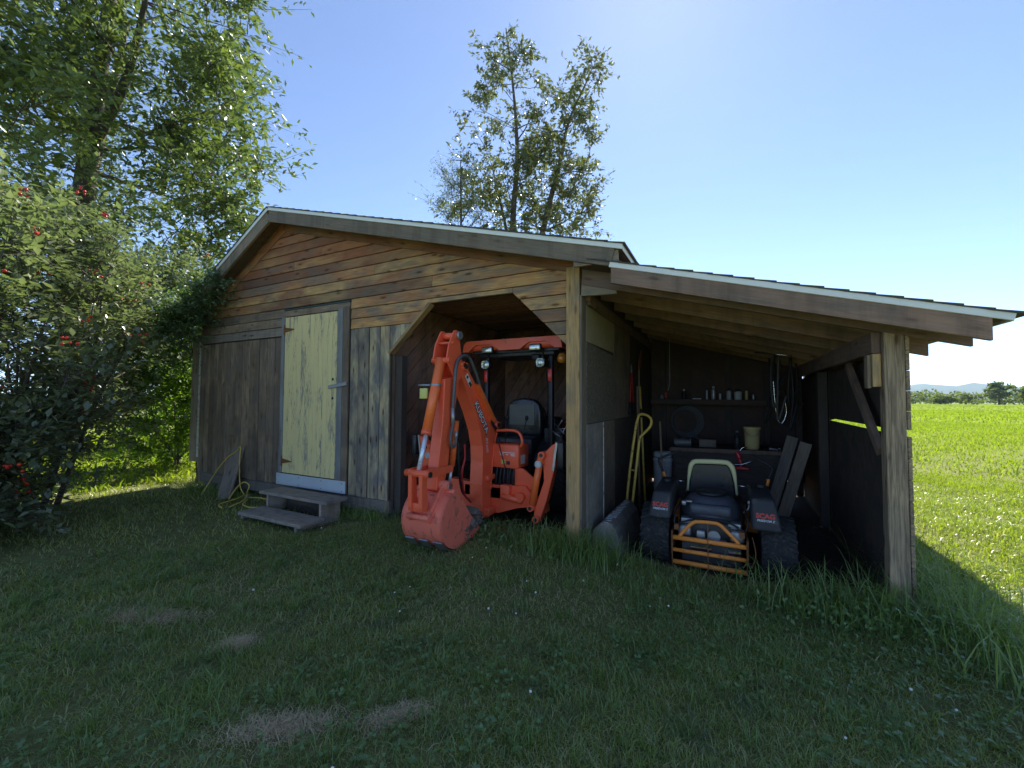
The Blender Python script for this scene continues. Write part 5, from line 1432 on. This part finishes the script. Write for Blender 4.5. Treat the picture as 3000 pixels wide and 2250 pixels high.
def ell(n, c, rad, r, shell=0.25, keep=None):
    out = []
    while len(out) < n:
        p = r.normal(0, 1, 3); p /= np.linalg.norm(p); p = p*(r.uniform(shell, 1)**(1/2.2))
        q = np.array(c)+p*np.array(rad)
        if keep is None or keep(q): out.append(q)
    return out
rg = np.random.default_rng(101)
cs = ell(240, (-15.6, 5.1, 11.0), (5.3, 4.3, 7.2), rg, .2, lambda q: q[2] > 4.4)
cs += ell(34, (-12.7, 6.2, 8.2), (1.6, 1.4, 3.2), rg, .1, lambda q: q[2] > 5.2)
cs += ell(50, (-13.8, 3.6, 8.5), (2.2, 1.2, 4.0), rg, .1)
grow_tree('broadleaf_tree', 'large leafy tree with dark forked trunk at the left behind the bush', 'tree',
          [([(-15.6, 4.33, -.1), (-15.4, 4.35, 3.5), (-15.15, 4.4, 6.8), (-14.8, 4.5, 10), (-14.4, 4.6, 13.2), (-14.3, 4.7, 16.0)], .34, .06),
           ([(-15.1, 4.4, 6.8), (-15.3, 4.8, 9.2), (-15.6, 5.3, 12.5)], .17, .05), ([(-14.95, 4.42, 8.0), (-14.0, 4.8, 10), (-13.6, 5.1, 13.2)], .15, .04)],
          cs, 140, .56, .20, M['ash'], M['barkdark'], 41, aspect=.40, twig=.013)
cs = ell(78, (-7.5, 14.2, 12.2), (2.3, 1.6, 4.0), rg, .15) + ell(30, (-9.0, 14.2, 10.0), (1.8, 1.2, 1.6), rg, .1) + ell(40, (-4.9, 14.0, 11.0), (1.2, 1.1, 2.4), rg, .1) + ell(24, (-5.1, 14.0, 8.8), (1.6, 1.2, 1.5), rg, .1) + ell(14, (-7.5, 14, 15.6), (1.1, .8, 1.2), rg, .1) + ell(10, (-4.1, 13.9, 13.2), (.7, .6, .8), rg, .1) + ell(26, (-7.2, 14.1, 7.6), (2.8, 1.2, 1.0), rg, .1) + ell(34, (-6.1, 14, 10.6), (1.1, 1.0, 2.4), rg, .1)
cs = [np.array(q)-np.array([0, 0, .5]) for q in cs]
grow_tree('slender_tree', 'tall open-crowned tree with several stems rising behind the roof', 'tree',
          [([(-7.0, 14, -.1), (-7.1, 14, 4), (-7.2, 14, 8.3), (-7.03, 14, 10.5), (-7.15, 14, 13), (-7.55, 14, 16.2)], .19, .02),
           ([(-6.9, 14, 3), (-5.95, 14, 7.7), (-5.25, 13.9, 10.0), (-4.9, 13.9, 11.5), (-4.2, 13.9, 12.8)], .14, .02),
           ([(-7.15, 14, 6.5), (-7.7, 14.1, 8.8), (-8.2, 14.1, 10.8)], .09, .02)],
          cs, 74, .34, .165, M['far_tree'], M['barkgrey'], 42, aspect=.42, twig=.013)
cs = ell(36, (-8.9, 12.6, 8.6), (1.1, 1.0, 2.1), rg, .1)
grow_tree('young_tree', 'small dark-leaved tree at the left foot of the tall tree behind the roof', 'tree',
          [([(-8.7, 12.6, -.1), (-8.6, 12.6, 5), (-8.65, 12.6, 8), (-8.7, 12.6, 10.4)], .09, .015)], cs, 130, .35, .075, M['bush'], M['barkdark'], 43, twig=.010)
# --- the berry bush at the left
rg = np.random.default_rng(55)
bc = ell(90, (-7.3, 1.1, 1.9), (1.3, 1.2, 2.1), rg, .3, lambda q: q[2] > .15) + ell(115, (-8.2, 2.0, 2.2), (1.1, 1.2, 2.1), rg, .3, lambda q: q[2] > .15+max(0, q[1]-1.7)*.9) + ell(60, (-9.9, 3.1, 2.6), (.85, .9, 1.6), rg, .3, lambda q: q[2] > 1.3) + ell(70, (-10.7, 4.5, 3.3), (1.1, 1.0, 1.5), rg, .2, lambda q: q[2] > 1.6) + ell(40, (-6.9, 1.2, .7), (.8, .7, .7), rg, .2, lambda q: q[2] > .1)
stems = []
for i in range(9):
    a = i*.7
    b0 = (-8.1+.3*math.cos(a), 1.7+.5*math.sin(a), -.05)
    tp = (-7.9+1.1*math.cos(a), 1.7+1.2*math.sin(a), random.uniform(1.8, 3.0))
    stems.append(([b0, ((b0[0]+tp[0])/2-.1, (b0[1]+tp[1])/2, 1.4), tp], .035, .012))
bush = grow_tree('berry_bush', 'big arching bush with pale glinting leaves and red berries left of the shed', 'bush', stems, bc, 170, .32, .098, M['bush'], M['barkgrey'], 51, aspect=.55, twig=.007, droop=.0, up=2.2)
bb = MB()
for i in range(120):
    c = bc[int(rg.integers(len(bc)))]
    c = np.array(c)+np.abs(rg.normal(0, .22, 3))*np.array([1, -.3, .8])
    for j in range(int(rg.integers(3, 8))):
        p = c+rg.normal(0, .035, 3)
        bm = bmesh.new(); bmesh.ops.create_icosphere(bm, subdivisions=1, radius=float(rg.uniform(.014, .022)))
        bb.frombm(bm, True, Matrix.Translation(tuple(p)))
bo_ = bb.build('berries', M['berry'], bush); bo_['kind'] = 'stuff'
# --- vine over the left corner of the roof
vc = []
for t in np.linspace(0, 1, 34):
    xx = -8.25+1.55*t+rg.normal(0, .12); zt = roof(xx)
    vc.append((xx, 3.42+rg.normal(0, .08), zt-.05-abs(rg.normal(.15, .30))))
vc += [(rg.uniform(-8.3, -7.2), 3.50+rg.normal(0, .10), rg.uniform(2.45, 3.05)) for i in range(26)]
vc += [(rg.uniform(-8.5, -8.0), 3.5+rg.normal(0, .2), rg.uniform(2.6, 3.1)) for i in range(10)]
vs_ = [([(-8.30, 4.0, -.02), (-8.32, 3.95, 1.2), (-8.25, 3.85, 2.2), (-7.95, 3.6, 2.8), (-7.3, 3.44, 3.15)], .012, .005)]
grow_tree('climbing_vine', 'dark shaded vine hanging over the left corner of the shed roof', 'vine', vs_, vc, 130, .17, .055, M['vine'], M['barkdark'], 61, aspect=.5, twig=.004, droop=.3)
# --- bright shrub in the sun beyond the shed corner, and bushes farther back
sc_ = ell(95, (-10.2, 4.4, 1.35), (1.1, 1.0, 1.4), rg, .2, lambda q: q[2] > .15)
grow_tree('sunlit_shrub', 'bright yellow-green shrub in sun between the bush and the shed', 'shrub', [([(-10.3, 4.6, -.05), (-10.3, 4.6, .6), (-10.2, 4.7, 1.5)], .03, .01), ([(-10.2, 4.5, -.05), (-10.0, 4.4, .8), (-9.9, 4.3, 1.5)], .02, .008)], sc_, 210, .28, .085, M['shrub'], M['barkgrey'], 62, aspect=.5, twig=.006, up=.8)
sc_ = ell(90, (-14.9, 6.6, 2.1), (2.6, 1.8, 2.2), rg, .2, lambda q: q[2] > .2)
grow_tree('hedge_shrub', 'sunlit leafy shrub farther back beyond the left corner of the shed', 'shrub', [([(-14.9, 6.6, -.05), (-14.9, 6.6, 1.0), (-14.7, 6.7, 2.2)], .05, .015)], sc_, 170, .42, .12, M['shrub'], M['barkgrey'], 63, aspect=.5, twig=.008)

# ------------------------------------------------------------------ far things
rg = np.random.default_rng(91)
def canopy_blob(cx, cy_, h_, w_, n, size, r):
    P = np.array(ell(n, (cx, cy_, h_*.55), (w_*.5, w_*.45, h_*.5), r, .35))
    P[:, 2] += r.normal(0, h_*.03, n)
    return leafquads(P, r.uniform(size*.6, size*1.3, n), r, .9, .8, .3, None, 0)
Vs, Fs, o = [], [], 0
x = -30.0
while x < 330:
    for row in range(2):
        h_ = rg.uniform(5.6, 7.6)+.8*math.sin(x*.05); w_ = rg.uniform(7, 11)
        V_, F_ = canopy_blob(x+rg.normal(0, 2), 285+row*14+rg.normal(0, 4)-.12*x, h_*(.85+.2*row), w_, 330, 1.1, rg)
        Vs.append(V_); Fs.append(F_+o); o += len(V_)
    V_, F_ = canopy_blob(x+rg.normal(0, 2), 279-.12*x+rg.normal(0, 2), rg.uniform(1.5, 2.5), 8, 90, .8, rg); Vs.append(V_); Fs.append(F_+o); o += len(V_)
    x += rg.uniform(5, 7.5)
tag(stuff_mesh('far_treeline', np.concatenate(Vs), np.concatenate(Fs), M['forest']), 'distant line of green trees across the field', 'trees', kind='stuff')
def far_tree(cx, cy_, h_, w_, label, seed):
    r = np.random.default_rng(seed)
    root = thing('distant_tree', (cx, cy_, -.3), label, 'tree', 'distant trees above the treeline')
    MB().tube([(cx, cy_, -.4), (cx+.2, cy_, h_*.5), (cx, cy_, h_*.9)], [.4, .25, .08], 6).build('trunk', M['barkdark'], root)
    Vs, Fs, o = [], [], 0
    for i in range(26):
        z = r.uniform(.3, .97)*h_
        V_, F_ = canopy_blob(cx+r.normal(0, w_*.28), cy_+r.normal(0, w_*.2), 0, 0, 1, 1, r)
        wz = .30*(1-abs(z/h_-.6)*1.1); c = (cx+r.normal(0, w_*wz), cy_+r.normal(0, w_*.2), z)
        P = np.array(ell(60, c, (w_*.2, w_*.2, h_*.07), r, .1))
        V_, F_ = leafquads(P, r.uniform(.6, 1.3, 60), r, .9, .8)
        Vs.append(V_); Fs.append(F_+o); o += len(V_)
    stuff_mesh('crown', np.concatenate(Vs), np.concatenate(Fs), M['forest'], root)
far_tree(110.5, 268, 10.5, 8, 'tall rounded tree standing above the distant treeline', 7)
far_tree(121, 270, 8.6, 4.5, 'narrow dark tree right of the tall distant tree', 8)
up_ = thing('utility_pole', (117.5, 255, -.3), 'wooden utility pole with crossarm at the edge of the far field', 'utility pole')
MB().tube([(117.5, 255, -.5), (117.5, 255, 11.2)], [.15, .11], 8).build('pole', M['pole'], up_)
lumber('crossarm', (116.2, 254.8, 10.6), (118.8, 255.2, 10.6), .16, .12, M['pole'], up_)
wr = MB()
for dx in (-1.2, 1.2):
    wr.tube(smooth([(117.5+dx, 255, 10.75), (150+dx, 245, 9.9), (183+dx, 235, 10.8)]), .02, 4, False)
wr.build('wire', M['blackmat'], up_)
M['hill'] = leafmat('hill_forest', [(0.05, 0.075, 0.025), (0.06, 0.085, 0.03)], 0.9, 0.0, 0.1)
hm = NT('forested_hill'); hm_n = hm.noise(hm.node('NewGeometry').outputs['Position'], .02, 5)
M['hill'] = hm.finish(hm.pbsdf(hm.mix(hm_n, (0.035, 0.055, 0.02), (0.06, 0.085, 0.03)), 1.0, 0, .05))
def ridge(d, amp, base, ph, name, label):
    xs = np.linspace(-6000, 9000, 240)
    hgt = base+amp*(.5+.5*np.sin(xs*.0011+ph))*(.6+.4*np.sin(xs*.0031+ph*2))+amp*.12*np.sin(xs*.011+ph)+amp*.05*np.sin(xs*.031)
    V = []; 
    for dy, f in ((-900, 0.0), (-450, .55), (0, 1.0), (500, .6), (1000, 0)):
        V.append(np.stack([xs, np.full_like(xs, d+dy)-.1*xs, -8+(hgt+8)*f*(1+.04*np.sin(xs*.02+dy))], 1))
    V = np.concatenate(V); n = len(xs)
    i = np.arange(n-1); F = np.concatenate([np.stack([i+k*n, i+1+k*n, i+1+(k+1)*n, i+(k+1)*n], 1) for k in range(4)])
    me = npmesh(name, V, F, M['hill'], True); o = bpy.data.objects.new(name, me); place(o, None, Matrix.Identity(4)); tag(o, label, 'hills', kind='structure')
ridge(6200, 110, 110, .4, 'hills', 'far blue hills on the horizon')
ridge(4300, 50, 50, 2.2, 'hills', 'nearer low hills on the horizon')
hz = MB().box(-7000, 10500, -3000, 8500, -14, 420).build('haze', None)
tag(hz, kind='stuff')
ht_ = NT('haze_air')
pv = ht_.node('VolumePrincipled', {'Color': (0.62, 0.80, 1.0, 1.0), 'Density': 0.00009, 'Anisotropy': 0.3})
ht_.l.new(pv.outputs[0], ht_.out.inputs['Volume'])
hz.data.materials.append(ht_.m)
